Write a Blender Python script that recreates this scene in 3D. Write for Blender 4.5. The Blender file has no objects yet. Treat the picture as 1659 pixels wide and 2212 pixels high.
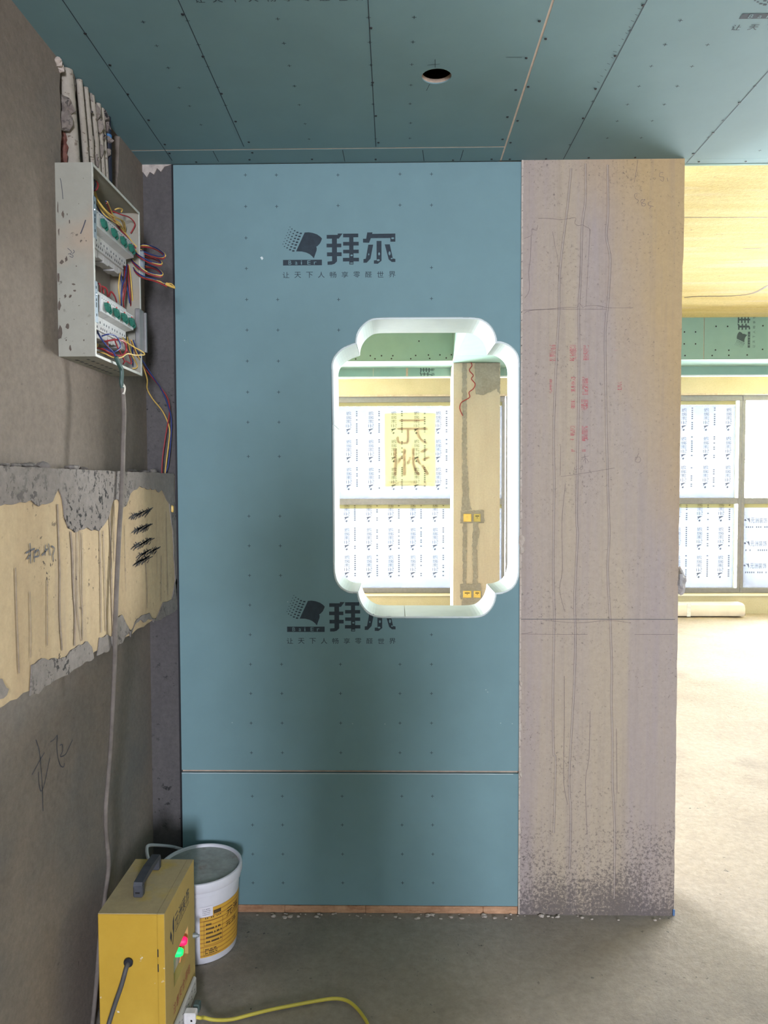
import bpy, math, random
import numpy as np
from mathutils import Vector, noise as mnoise
from mathutils.geometry import tessellate_polygon

random.seed(7)
S = bpy.context.scene
COL = S.collection

# ---------------------------------------------------------------- camera
F, CX, CY = 1550.0, 829.5, 1106.0
PITCH, YAW, ROLL = 0.0396, -0.0158, -0.00285
CAMZ = 1.5344
def _rot():
    cy, sy = math.cos(YAW), math.sin(YAW); cp, sp = math.cos(PITCH), math.sin(PITCH); cr, sr = math.cos(ROLL), math.sin(ROLL)
    A = np.array([[cy, -sy, 0], [sy, cy, 0], [0, 0, 1]]); B = np.array([[1, 0, 0], [0, cp, -sp], [0, sp, cp]])
    M_ = np.array([[1, 0, 0], [0, 0, -1], [0, 1, 0]]); C_ = np.array([[cr, -sr, 0], [sr, cr, 0], [0, 0, 1]])
    return C_ @ M_ @ B @ A
RM = _rot()
cam_d = bpy.data.cameras.new('camera'); cam = bpy.data.objects.new('camera', cam_d); COL.objects.link(cam)
cam_d.sensor_fit = 'HORIZONTAL'; cam_d.sensor_width = 36.0; cam_d.lens = 36.0 * F / 1659.0
cam_d.clip_start = 0.05; cam_d.clip_end = 200
from mathutils import Matrix
m3 = Matrix([list(RM[0]), list(-RM[1]), list(-RM[2])]).transposed()
cam.matrix_world = Matrix.Translation((0, 0, CAMZ)) @ m3.to_4x4()
S.camera = cam

# ---------------------------------------------------------------- sky, daylight, exposure
W = bpy.data.worlds.new('overcast_sky'); S.world = W; W.use_nodes = True
bgn = W.node_tree.nodes['Background']
bgn.inputs[0].default_value = (0.90, 0.95, 1.0, 1); bgn.inputs[1].default_value = 115.0
def portal(name, loc, rot, sx, sy):
    l = bpy.data.lights.new(name, 'AREA'); l.shape = 'RECTANGLE'; l.size = sx; l.size_y = sy
    l.cycles.is_portal = True
    o = bpy.data.objects.new(name, l); COL.objects.link(o); o.location = loc; o.rotation_euler = rot
R90 = math.pi / 2
portal('window_daylight', (8.0, 8.62, 1.42), (-R90, 0, 0), 8.2, 2.4)          # clear far windows, right
portal('window_daylight', (-3.1, 8.62, 1.42), (-R90, 0, 0), 4.7, 2.4)          # clear far windows, left
rl_ = bpy.data.lights.new('rear_daylight', 'AREA'); rl_.shape = 'RECTANGLE'; rl_.size = .5; rl_.size_y = 1.1; rl_.energy = 380; rl_.color = (.80, .84, 1.0)
rlo = bpy.data.objects.new('rear_daylight', rl_); COL.objects.link(rlo); rlo.location = (0.85, -4.12, 1.7); rlo.rotation_euler = (R90, 0, 0)   # daylight through the balcony door behind the room
vs = S.view_settings
S.display_settings.display_device = 'sRGB'
vs.view_transform = 'Standard'; vs.look = 'None'; vs.gamma = 1.0; vs.use_curve_mapping = False
vs.exposure = 0.0
S.cycles.max_bounces = 10; S.cycles.diffuse_bounces = 7; S.cycles.transparent_max_bounces = 12
S.cycles.use_denoising = True; S.cycles.sample_clamp_indirect = 8.0

# ---------------------------------------------------------------- helpers
def P(px, py, X=None, Y=None, Z=None):
    d = RM.T @ np.array([(px - CX) / F, (py - CY) / F, 1.0])
    o = np.array([0, 0, CAMZ])
    t = X / d[0] if X is not None else (Y / d[1] if Y is not None else (Z - CAMZ) / d[2])
    return Vector(o + d * t)

def base(p):
    v = Vector((0, 0, 0))
    while p is not None:
        v = v + p.location; p = p.parent
    return v

class G:
    def __init__(s): s.v = []; s.f = []
    def add(s, vs_, fs_):
        n = len(s.v); s.v += [tuple(v) for v in vs_]; s.f += [tuple(i + n for i in f) for f in fs_]; return s
    def box(s, a, b, bev=0.0):
        x0, x1 = sorted((a[0], b[0])); y0, y1 = sorted((a[1], b[1])); z0, z1 = sorted((a[2], b[2]))
        if bev <= 0:
            return s.add([(x0,y0,z0),(x1,y0,z0),(x1,y1,z0),(x0,y1,z0),(x0,y0,z1),(x1,y0,z1),(x1,y1,z1),(x0,y1,z1)],
                         [(0,3,2,1),(4,5,6,7),(0,1,5,4),(1,2,6,5),(2,3,7,6),(3,0,4,7)])
        c = ((x0+x1)/2, (y0+y1)/2, (z0+z1)/2); h = ((x1-x0)/2, (y1-y0)/2, (z1-z0)/2); bv = min(bev, min(h)*.9)
        vs_ = []; idx = {}
        for sx in (-1,1):
            for sy in (-1,1):
                for sz in (-1,1):
                    for k in range(3):
                        q = [h[0]*sx, h[1]*sy, h[2]*sz]
                        for j in range(3):
                            if j != k: q[j] -= bv*(sx,sy,sz)[j]
                        idx[(sx,sy,sz,k)] = len(vs_); vs_.append((c[0]+q[0], c[1]+q[1], c[2]+q[2]))
        fs = []
        for k in range(3):
            o1, o2 = [(1,2),(0,2),(0,1)][k]
            for sg in (-1,1):
                def key(a_, b_):
                    t = [0,0,0]; t[k] = sg; t[o1] = a_; t[o2] = b_; return tuple(t)
                fs.append([idx[key(a_,b_)+(k,)] for a_,b_ in ((-1,-1),(1,-1),(1,1),(-1,1))])
        for k in range(3):
            o1, o2 = [(1,2),(0,2),(0,1)][k]
            for a_ in (-1,1):
                for b_ in (-1,1):
                    def key(t_):
                        t = [0,0,0]; t[k] = t_; t[o1] = a_; t[o2] = b_; return tuple(t)
                    fs.append([idx[key(-1)+(o1,)], idx[key(1)+(o1,)], idx[key(1)+(o2,)], idx[key(-1)+(o2,)]])
        for sx in (-1,1):
            for sy in (-1,1):
                for sz in (-1,1): fs.append([idx[(sx,sy,sz,k)] for k in range(3)])
        return s.add(vs_, fs)
    def tube(s, pts, r, n=8, cap=True, sub=4):
        pts = [Vector(p) for p in pts]
        if sub > 1 and len(pts) > 2: pts = smooth(pts, sub)
        rs = r if isinstance(r, (list, tuple)) else None
        m = len(pts); vs_ = []; fs = []; prev = None
        for i, p in enumerate(pts):
            t = (pts[min(i+1, m-1)] - pts[max(i-1, 0)])
            if t.length < 1e-9: t = Vector((0,0,1))
            t.normalize()
            if prev is None:
                u = t.cross(Vector((0,0,1)));
                if u.length < .1: u = t.cross(Vector((1,0,0)))
            else: u = prev - t * prev.dot(t)
            u.normalize(); prev = u; w = t.cross(u)
            ri = (rs[0] + (rs[-1]-rs[0]) * i/(m-1)) if rs else r
            for k in range(n):
                a = 2*math.pi*k/n; vs_.append(p + u*(math.cos(a)*ri) + w*(math.sin(a)*ri))
        for i in range(m-1):
            for k in range(n):
                k2 = (k+1) % n; fs.append((i*n+k, i*n+k2, (i+1)*n+k2, (i+1)*n+k))
        if cap: fs.append(tuple(range(n))[::-1]); fs.append(tuple((m-1)*n+k for k in range(n)))
        return s.add(vs_, fs)
    def lathe(s, prof, c, n=40, axis='Z'):
        vs_ = []; fs = []
        for r, h in prof:
            for k in range(n):
                a = 2*math.pi*k/n; x, y = r*math.cos(a), r*math.sin(a)
                q = (x, y, h) if axis == 'Z' else ((h, x, y) if axis == 'X' else (x, h, y))
                vs_.append((c[0]+q[0], c[1]+q[1], c[2]+q[2]))
        for i in range(len(prof)-1):
            for k in range(n): k2 = (k+1) % n; fs.append((i*n+k, i*n+k2, (i+1)*n+k2, (i+1)*n+k))
        if prof[0][0] > 1e-6: fs.append(tuple(range(n))[::-1])
        if prof[-1][0] > 1e-6: fs.append(tuple((len(prof)-1)*n+k for k in range(n)))
        return s.add(vs_, fs)
    def prism(s, poly, vec, holes=()):
        """poly (list of 3D points) swept by vec; holes are inner loops"""
        loops = [[Vector(p) for p in poly]] + [[Vector(p) for p in h] for h in holes]
        vec = Vector(vec); flat = [p for l in loops for p in l]; n = len(flat)
        tris = tessellate_polygon(loops)
        vs_ = flat + [p + vec for p in flat]; fs = [tuple(t) for t in tris] + [tuple(i+n for i in t)[::-1] for t in tris]
        o = 0
        for l in loops:
            m = len(l)
            for i in range(m): j = (i+1) % m; fs.append((o+i, o+j, o+j+n, o+i+n))
            o += m
        return s.add(vs_, fs)
    def flat(s, poly):
        l = [Vector(p) for p in poly]; return s.add(l, [tuple(t) for t in tessellate_polygon([l])])
    def ribbon(s, pts, w, nrm, sub=3):
        pts = [Vector(p) for p in pts]; nrm = Vector(nrm)
        if sub > 1 and len(pts) > 2: pts = smooth(pts, sub)
        vs_ = []; fs = []; m = len(pts)
        for i, p in enumerate(pts):
            t = (pts[min(i+1, m-1)] - pts[max(i-1, 0)]); u = t.cross(nrm)
            if u.length < 1e-9: u = Vector((0,0,1)).cross(nrm)
            u.normalize(); vs_ += [p - u*w/2, p + u*w/2]
        for i in range(m-1): fs.append((2*i, 2*i+1, 2*i+3, 2*i+2))
        return s.add(vs_, fs)
    def blob(s, c, r, n=10, jag=.25, seed=0):
        vs_ = []; fs = []
        for i in range(n//2+1):
            th = math.pi*i/(n//2)
            for k in range(n):
                a = 2*math.pi*k/n
                d = Vector((math.sin(th)*math.cos(a), math.sin(th)*math.sin(a), math.cos(th)))
                j = 1 + jag*mnoise.noise(d*1.7 + Vector((seed*3.1, seed, 0)))*2
                vs_.append((c[0]+d.x*r[0]*j, c[1]+d.y*r[1]*j, c[2]+d.z*r[2]*j))
        for i in range(n//2):
            for k in range(n): k2 = (k+1) % n; fs.append((i*n+k, (i+1)*n+k, (i+1)*n+k2, i*n+k2))
        return s.add(vs_, fs)

def smooth(pts, sub):
    out = []; m = len(pts)
    for i in range(m-1):
        p0, p1, p2, p3 = pts[max(i-1,0)], pts[i], pts[i+1], pts[min(i+2,m-1)]
        for k in range(sub):
            t = k/sub; t2 = t*t; t3 = t2*t
            out.append(0.5*((2*p1) + (p2-p0)*t + (2*p0-5*p1+4*p2-p3)*t2 + (3*p1-p0-3*p2+p3)*t3))
    out.append(pts[-1]); return out

def obj(name, g, mat, parent=None, sm=False, **tags):
    me = bpy.data.meshes.new(name); b = base(parent)
    me.from_pydata([(v[0]-b.x, v[1]-b.y, v[2]-b.z) for v in g.v], [], g.f); me.update()
    import bmesh
    bm = bmesh.new(); bm.from_mesh(me); bmesh.ops.recalc_face_normals(bm, faces=bm.faces); bm.to_mesh(me); bm.free()
    if mat: me.materials.append(mat)
    if sm:
        me.polygons.foreach_set('use_smooth', [True]*len(me.polygons))
        try: me.set_sharp_from_angle(angle=math.radians(38))
        except Exception: pass
    o = bpy.data.objects.new(name, me); COL.objects.link(o); o.parent = parent
    for k, v in tags.items(): o[k] = v
    return o
def thing(name, loc, label, cat, group=None):
    o = bpy.data.objects.new(name, None); COL.objects.link(o); o.location = loc; o.empty_display_size = .05
    o['label'] = label; o['category'] = cat
    if group: o['group'] = group
    return o
def solo(name, g, mat, label, cat, sm=False, loc=None, **k):
    if loc is None:
        xs = [v[0] for v in g.v]; ys = [v[1] for v in g.v]; zs = [v[2] for v in g.v]
        loc = ((min(xs)+max(xs))/2, (min(ys)+max(ys))/2, min(zs))
    g.v = [(v[0]-loc[0], v[1]-loc[1], v[2]-loc[2]) for v in g.v]
    o = obj(name, g, mat, None, sm, label=label, category=cat, **k); o.location = loc
    return o
def struct(name, g, mat, parent=None, sm=False):
    o = obj(name, g, mat, parent, sm)
    if parent is None: o['kind'] = 'structure'
    return o

_tc = {}
def glyph(body):
    if body not in _tc:
        c = bpy.data.curves.new('t', 'FONT'); c.body = body; c.size = 1.0; c.resolution_u = 3
        o = bpy.data.objects.new('t', c); COL.objects.link(o)
        dg = bpy.context.evaluated_depsgraph_get(); dg.update()
        me = bpy.data.meshes.new_from_object(o.evaluated_get(dg))
        _tc[body] = ([tuple(v.co[:2]) for v in me.vertices], [tuple(p.vertices) for p in me.polygons])
        COL.objects.unlink(o); bpy.data.objects.remove(o); bpy.data.curves.remove(c); bpy.data.meshes.remove(me)
    return _tc[body]
def put_text(g, body, o, u, v, w=None, h=None):
    """fit text to width w and height h, lower left corner at o, along u, up v (unit vectors)"""
    vs_, fs = glyph(body)
    if not vs_: return
    x0 = min(p[0] for p in vs_); x1 = max(p[0] for p in vs_); y0 = min(p[1] for p in vs_); y1 = max(p[1] for p in vs_)
    o = Vector(o); u = Vector(u); v = Vector(v)
    sx = (w/(x1-x0)) if w else (h/(y1-y0)); sy = (h/(y1-y0)) if h else sx
    g.add([o + u*((p[0]-x0)*sx) + v*((p[1]-y0)*sy) for p in vs_], fs)

# ---------------------------------------------------------------- materials
def lin(r, g, b):
    f = lambda c: (c/255/12.92) if c/255 <= .04045 else ((c/255+.055)/1.055)**2.4
    return (f(r), f(g), f(b), 1)
def nodes(name):
    m = bpy.data.materials.new(name); m.use_nodes = True; nt = m.node_tree
    return m, nt, nt.nodes['Principled BSDF']
def N(nt, typ, **k):
    n = nt.nodes.new(typ)
    for a, b in k.items(): setattr(n, a, b)
    return n
def noise_(nt, scale, stretch=(1,1,1), detail=5, rough=.6, off=(0,0,0)):
    tc = N(nt, 'ShaderNodeTexCoord'); mp = N(nt, 'ShaderNodeMapping'); mp.inputs['Scale'].default_value = stretch; mp.inputs['Location'].default_value = off
    nt.links.new(tc.outputs['Object'], mp.inputs[0]); n = N(nt, 'ShaderNodeTexNoise')
    n.inputs['Scale'].default_value = scale; n.inputs['Detail'].default_value = detail; n.inputs['Roughness'].default_value = rough
    nt.links.new(mp.outputs[0], n.inputs['Vector']); return n.outputs['Fac']
def ramp(nt, src, a, b):
    r = N(nt, 'ShaderNodeMapRange'); r.inputs['From Min'].default_value = a; r.inputs['From Max'].default_value = b
    nt.links.new(src, r.inputs['Value']); return r.outputs[0]
def mul(nt, a, b, op='MULTIPLY'):
    r = N(nt, 'ShaderNodeMath', operation=op)
    for i, x in enumerate((a, b)):
        if hasattr(x, 'links') or hasattr(x, 'is_linked'): nt.links.new(x, r.inputs[i])
        else: r.inputs[i].default_value = x
    return r.outputs[0]
def mixc(nt, fac, a, b):
    m = N(nt, 'ShaderNodeMix', data_type='RGBA')
    if hasattr(fac, 'is_linked'): nt.links.new(fac, m.inputs[0])
    else: m.inputs[0].default_value = fac
    for i, x in ((6, a), (7, b)):
        if hasattr(x, 'is_linked'): nt.links.new(x, m.inputs[i])
        else: m.inputs[i].default_value = x
    return m.outputs[2]
def zsock(nt, axis=2):
    tc = N(nt, 'ShaderNodeTexCoord'); s = N(nt, 'ShaderNodeSeparateXYZ'); nt.links.new(tc.outputs['Object'], s.inputs[0]); return s.outputs[axis]
def bump(nt, bs, src, strength, dist=.004):
    b = N(nt, 'ShaderNodeBump'); b.inputs['Strength'].default_value = strength; b.inputs['Distance'].default_value = dist
    nt.links.new(src, b.inputs['Height']); nt.links.new(b.outputs[0], bs.inputs['Normal'])
def plain(name, c, rough=.6, metal=0.0, var=.12, scale=30, bmp=0.0, coat=0):
    m, nt, bs = nodes(name); bs.inputs['Roughness'].default_value = rough; bs.inputs['Metallic'].default_value = metal
    n = noise_(nt, scale); d = tuple(x*(1-var) for x in c[:3])+(1,); l = tuple(min(1, x*(1+var)) for x in c[:3])+(1,)
    nt.links.new(mixc(nt, ramp(nt, n, .3, .7), d, l), bs.inputs['Base Color'])
    if bmp: bump(nt, bs, n, bmp, .002)
    return m
def conc(name, c1, c2, scale=2.5, stretch=(1,1,1), speck=None, speckcol=(.02,.02,.02,1), thr=.62, bmp=.5, fine=60, gran=.25, dirt=None, third=None, tan=False):
    m, nt, bs = nodes(name); bs.inputs['Roughness'].default_value = .92; bs.inputs['Specular IOR Level'].default_value = .25
    big = noise_(nt, scale, stretch, 6, .65); col = mixc(nt, ramp(nt, big, .36, .64), c1, c2)
    if third: col = mixc(nt, ramp(nt, noise_(nt, scale*.7, stretch, 4, .6, (5,3,1)), .55, .68), col, third)
    if tan:                                     # yellow-tan tone over the right side, widest at the head
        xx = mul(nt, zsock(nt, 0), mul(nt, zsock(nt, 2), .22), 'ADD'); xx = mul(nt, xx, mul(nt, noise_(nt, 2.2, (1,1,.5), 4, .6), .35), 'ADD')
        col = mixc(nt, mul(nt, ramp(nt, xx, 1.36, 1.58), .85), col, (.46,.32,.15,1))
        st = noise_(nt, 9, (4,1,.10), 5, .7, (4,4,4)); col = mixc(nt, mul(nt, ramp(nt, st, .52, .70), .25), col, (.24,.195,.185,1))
    fn = noise_(nt, fine, (1,1,1), 8, .75); g = mixc(nt, ramp(nt, fn, .25, .75), (1-gran,)*3+(1,), (1+gran*.6,)*3+(1,))
    mm = N(nt, 'ShaderNodeMix', data_type='RGBA', blend_type='MULTIPLY'); mm.inputs[0].default_value = 1
    nt.links.new(col, mm.inputs[6]); nt.links.new(g, mm.inputs[7]); col = mm.outputs[2]
    if speck:
        sp = ramp(nt, noise_(nt, speck, (1,1,1), 3, .7, (2,7,4)), thr, thr+.05); area = ramp(nt, noise_(nt, 3, (1,1,1), 3, .6, (9,1,4)), .42, .62)
        col = mixc(nt, mul(nt, sp, area), col, speckcol)
    if dirt:
        zz = ramp(nt, zsock(nt), dirt[1], dirt[0]); sp = noise_(nt, 85, (1,1,1), 6, .8, (1,2,3)); pt = noise_(nt, 4, (1,1,1), 3, .6, (3,3,8))
        s_ = mul(nt, mul(nt, sp, mul(nt, zz, .2), 'ADD'), mul(nt, pt, .25), 'ADD')
        col = mixc(nt, mul(nt, ramp(nt, s_, .70, .80), .8), col, dirt[2])
    nt.links.new(col, bs.inputs['Base Color'])
    bump(nt, bs, mul(nt, fn, mul(nt, big, 1.5), 'ADD'), bmp, .004)
    return m
def emit(name, c, s):
    m, nt, bs = nodes(name); bs.inputs['Base Color'].default_value = c; bs.inputs['Emission Color'].default_value = c; bs.inputs['Emission Strength'].default_value = s; return m
def film_mat(name, c, trans, tc=(1,1,1,1)):
    m = bpy.data.materials.new(name); m.use_nodes = True; nt = m.node_tree; nt.nodes.clear()
    o = N(nt, 'ShaderNodeOutputMaterial'); t = N(nt, 'ShaderNodeBsdfTransparent'); l = N(nt, 'ShaderNodeBsdfTranslucent'); d = N(nt, 'ShaderNodeBsdfDiffuse')
    t.inputs[0].default_value = tc; d.inputs[0].default_value = c
    n = noise_(nt, 2.2, (1,1,1), 5, .7); nt.links.new(mixc(nt, ramp(nt, n, .4, .7), c, (c[0]*.8, c[1]*.88, c[2], 1)), l.inputs[0])
    a = N(nt, 'ShaderNodeMixShader'); a.inputs[0].default_value = .5; nt.links.new(l.outputs[0], a.inputs[1]); nt.links.new(d.outputs[0], a.inputs[2])
    b = N(nt, 'ShaderNodeMixShader'); b.inputs[0].default_value = trans; nt.links.new(a.outputs[0], b.inputs[1]); nt.links.new(t.outputs[0], b.inputs[2])
    nt.links.new(b.outputs[0], o.inputs[0]); return m

# ================================================================ THE SETTING
XL = -5.5
WX, D, H, SL = -0.872, 2.51, 2.638, 2.94       # left wall, partition face, board ceiling, slab
YW = 8.45                                      # far window wall
rnd = random.random
teal_c = (0.152, 0.255, 0.268, 1)
m_teal = plain('teal_board_paper', teal_c, .75, var=.035, scale=9)
m_teal_far = plain('green_board_paper', (0.20, 0.33, 0.285, 1), .75, var=.035, scale=9)
m_kraft = plain('gypsum_edge', (.42, .32, .24, 1), .9, var=.2)
m_print = plain('board_print_ink', (.022, .035, .045, 1), .8, var=.2, scale=60)
m_hole = plain('screw_head_black', (.006, .006, .008, 1), .5)
m_leftwall = conc('grey_brown_plaster', (.185,.15,.118,1), (.235,.195,.155,1), 1.6, (1,1,1), speck=38, thr=.68, speckcol=(.10,.085,.07,1), bmp=.4, third=(.165,.15,.13,1))
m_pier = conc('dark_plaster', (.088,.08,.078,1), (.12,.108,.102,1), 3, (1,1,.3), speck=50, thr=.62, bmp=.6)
m_beam = conc('yellow_formwork_concrete', (.40,.29,.17,1), (.47,.36,.215,1), 2.5, (1,3,.25), speck=42, thr=.63, speckcol=(.05,.04,.035,1), bmp=.35, gran=.15, third=(.33,.26,.19,1))
m_mortar = conc('grey_mortar', (.20,.172,.148,1), (.26,.228,.20,1), 4, speck=55, thr=.55, speckcol=(.03,.028,.026,1), bmp=.9)
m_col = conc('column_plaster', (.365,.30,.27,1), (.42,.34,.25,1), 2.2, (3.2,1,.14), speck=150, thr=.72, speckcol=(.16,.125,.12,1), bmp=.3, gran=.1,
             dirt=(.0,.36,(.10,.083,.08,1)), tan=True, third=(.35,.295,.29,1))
m_floor_n = conc('screed_floor', (.285,.238,.19,1), (.35,.298,.24,1), 1.3, third=(.225,.19,.155,1), speck=40, thr=.66, speckcol=(.08,.075,.07,1), bmp=.8, fine=35)
m_slab = conc('yellow_primer_slab', (.52,.42,.17,1), (.60,.51,.25,1), 2.2, (.4,3,1), speck=30, thr=.66, speckcol=(.2,.15,.09,1), bmp=.7, third=(.55,.47,.30,1))
m_yellowwall = conc('yellow_primer_wall', (.44,.39,.27,1), (.50,.45,.33,1), 1.5, bmp=.3, gran=.12)
m_farcol = conc('far_column_plaster', (.52,.44,.36,1), (.58,.51,.42,1), 3, (2,1,.4), speck=50, thr=.66, speckcol=(.2,.16,.12,1), bmp=.3, gran=.12)
m_generic = conc('room_plaster', (.20,.185,.165,1), (.25,.23,.205,1), 1.2, bmp=.4)
m_wood = conc('plywood_kicker', (.42,.22,.12,1), (.58,.34,.20,1), 12, (1,1,4), bmp=.4, third=(.32,.15,.08,1))
m_white = plain('white_lining_paper', (.62,.68,.66,1), .7, var=.06, scale=14)
m_lining = plain('pale_green_lining', (.27,.33,.31,1), .7, var=.05, scale=14)
m_beige = conc('beige_filler', (.45,.37,.30,1), (.55,.47,.40,1), 20, bmp=.8)
m_frame = plain('grey_window_frame', (.17,.165,.175,1), .45, var=.1)

# ---- floor: screed with real unevenness
g = G(); nx, ny = 270, 180
def fz(x, y):
    v = .004*mnoise.noise((x*1.1, y*1.1, 0)) + .0025*mnoise.noise((x*4, y*4, 3)) + .0012*mnoise.noise((x*11, y*11, 5))
    k = 1 if (x > 1.0 or y > 2.75) else .35
    return (v*k*1.6) - .003
for j in range(ny+1):
    for i in range(nx+1):
        x = -5.5 + i*(17.7/nx); y = -4.1 + j*(12.6/ny); g.v.append((x, y, fz(x, y)))
for j in range(ny):
    for i in range(nx): a = j*(nx+1)+i; g.f.append((a, a+1, a+nx+2, a+nx+1))
struct('floor', g, m_floor_n, sm=True)

# ---- left wall with the chase for the conduits
g = G()
def jag(a, b, n, amp, ax, s=0):
    out = []
    for i in range(n):
        t = i/n; p = Vector(a).lerp(Vector(b), t); k = amp*mnoise.noise((t*17+s, s*3.3, 1.1))*2 if i else 0
        p[ax] += k; out.append(p)
    return out
cz0 = 2.30
ch = jag((WX,1.895,cz0),(WX,1.905,2.64),14,.006,1) + [Vector((WX,1.905,2.64)), Vector((WX,2.31,2.64))] + jag((WX,2.31,2.64),(WX,2.25,cz0),14,.006,1,4)[1:] + [Vector((WX,2.25,cz0))]
outer = [(WX,-4.1,0),(WX,D+.24,0),(WX,D+.24,SL),(WX,-4.1,SL)]
g.prism(outer, (-.045,0,0), holes=[ch]); g.box((WX-.045,-4.1,-.1),(WX-.14,D+.24,SL))
wall_left = struct('wall_left', g, m_leftwall)
# ---- concrete beam along the left wall, its lower edge broken away
BX = -0.774
g = G(); n = 240
y0, y1 = -3.6, D-.003
fr = []
for i in range(n+1):
    y = y0+(y1-y0)*i/n
    zb = 1.100 + .011*mnoise.noise((y*9,0,0)) + .006*mnoise.noise((y*31,2,0)); zt = 1.564 + .003*mnoise.noise((y*14,7,0))
    xf = BX + .0015*mnoise.noise((y*5,1,1))
    fr.append([(WX,y,zt),(xf,y,zt),(xf,y,zb),(WX,y,zb-.002)])
for i in range(n):
    a, b = fr[i], fr[i+1]
    for k in range(4): g.add([a[k], a[(k+1)%4], b[(k+1)%4], b[k]], [(0,1,2,3)])
g.add(fr[0], [(0,1,2,3)]); g.add(fr[-1], [(3,2,1,0)])
beam = struct('beam', g, m_beam)
beam['label'] = 'pale yellow concrete beam jutting from the left wall at eye height'
def rough(poly, amp, seed=0, step=.012):
    out = []
    for i in range(len(poly)):
        a, b = poly[i], poly[(i+1) % len(poly)]; L = (b-a).length; m = max(1, int(L/step))
        for k in range(m):
            p = a.lerp(b, k/m); q = p*23
            kz = .2 if p.z > 1.55 else 1.0
            out.append(p + Vector((0, amp*mnoise.noise((q.y, q.z, seed)), kz*amp*2.2*mnoise.noise((q.z, q.y*1.3, seed+9)))))
    return out
top = [(-400,1040),(0,1012),(130,1018),(250,1021),(374,1026),(382,1200),(380,1300),(372,1150),(364,1090),(350,1062),(300,1052),(286,1060),(270,1092),(262,1098),(255,1080),(243,1082),(232,1118),(212,1150),(196,1146),(188,1140),(160,1146),(148,1142),(140,1118),(134,1085),(124,1052),(112,1078),(96,1090),(60,1086),(0,1092),(-400,1130)]
pl = [P(x, y, X=BX+.0005) for x, y in top]
pl = [Vector((p.x, p.y, min(p.z, 1.571) if p.z < 1.55 else 1.571)) for p in pl]
pl[0].z = pl[-1].z + .12
g = G(); g.prism(rough(pl, .005, 1), (.003,0,0)); obj('mortar_patch', g, m_mortar, beam)
bots = [[(62,1484),(66,1440),(82,1425),(110,1428),(135,1420),(160,1400),(188,1383),(196,1395),(200,1408),(160,1428),(110,1455)],
        [(208,1400),(215,1378),(232,1374),(242,1372),(246,1340),(262,1330),(274,1352),(280,1362),(296,1334),(322,1324),(330,1330),(352,1300),(370,1295),(380,1240),(384,1300),(345,1322),(300,1342),(262,1366),(235,1385)],
        [(-120,1560),(-60,1470),(0,1468),(16,1488),(12,1500)]]
for k, b in enumerate(bots):
    pb_ = [P(x, y, X=BX+.0005) for x, y in b]
    for q in pb_:
        if q.z < 1.118: q.z = 1.090
    g = G(); g.prism(rough(pb_, .005, 3+k), (.003,0,0)); obj('mortar_patch', g, m_mortar, beam)
g = G()
for k in range(26):
    y = .9 + rnd()*1.55; g.blob((WX+.02+rnd()*.07, y, 1.576), (.006+rnd()*.012, .008+rnd()*.02, .004+rnd()*.008), 8, .3, k)
obj('mortar_crumbs', g, m_mortar, beam, kind='stuff')
m_ink = plain('marker_ink', (.012,.012,.016,1), .7); m_ink2 = plain('grey_marker_ink', (.06,.06,.07,1), .7)
def strokes(ls, sc, ox, oy, w, nrm, mat, name, parent, **pl_):
    g = G()
    for l in ls: g.ribbon([P(ox+x/sc, oy+y/sc, **pl_) for x, y in l], w, nrm)
    return obj(name, g, mat, parent)
strokes([[(215,830),(255,808),(290,790)],[(250,745),(255,830),(255,915)],[(255,840),(225,880)],[(290,800),(285,905)],[(290,830),(320,800),(325,850),(290,860)],
         [(350,850),(400,790)],[(380,760),(375,850)],[(405,750),(420,850)],[(430,770),(455,790),(440,850)],[(440,850),(445,890)]], 3.858, 0, 980, .0035, (1,0,0), m_ink2, 'handwriting', beam, X=BX+.002)
ls = []
for cx, cy, ww in ((1190,500,75),(1195,622,62),(1200,745,75),(1245,820,85),(1190,890,55)):
    for k in range(9):
        t = (k/9-.5)*2; x0 = cx+t*ww+random.uniform(-8,8); y0 = cy-t*ww*.35+random.uniform(-8,8)
        ls.append([(x0-34,y0+22),(x0-5,y0-4),(x0+34,y0-24)]); ls.append([(x0-10,y0-26),(x0+4,y0),(x0-14,y0+32)])
strokes(ls, 3.858, 0, 980, .0028, (1,0,0), m_ink, 'scribble', beam, X=BX+.002)
strokes([[(305,465),(335,560),(350,700),(362,880),(368,1075)],[(275,765),(330,660),(380,575)],[(328,740),(335,850),(350,905),(375,860),(400,750),(425,620)],
         [(430,485),(465,460),(490,430),(485,520),(495,620),(520,690),(545,695),(550,665)],[(510,515),(530,508),(535,560),(515,610),(560,590),(590,530),(620,465)]],
        3.95, 0, 1480, .0028, (1,0,0), m_ink2, 'handwriting', wall_left, X=WX+.001)

g = G()
for l, w_ in (([(590,650),(605,850),(612,1100),(628,1350),(622,1600)],.0085),([(640,640),(642,900),(645,1300),(670,1480),(680,1560)],.003),([(665,640),(672,800),(672,1100),(690,1400),(690,1550)],.003),([(685,660),(688,1000),(688,1560)],.003),
    ([(480,420),(490,700),(500,1000),(500,1350),(520,1640)],.006),([(830,600),(838,900),(842,1200),(845,1490)],.005),([(860,640),(872,1000),(885,1480)],.004),([(915,470),(925,800),(935,1200),(945,1500)],.007),([(950,420),(955,900)],.004),
    ([(1215,900),(1225,1100),(1225,1290)],.004),([(1345,850),(1342,1230)],.004),([(130,950),(140,1300),(155,1700),(160,1830)],.004),([(250,1150),(258,1500),(255,1700)],.003),([(395,1050),(395,1600)],.003),([(1040,600),(1050,1150)],.002),([(1300,460),(1310,1000)],.002),([(1385,480),(1400,1180)],.004)):
    g.ribbon([P(x/3.858, 980+y/3.858, X=BX+.0022) for x, y in l], w_, (1,0,0))
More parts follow.
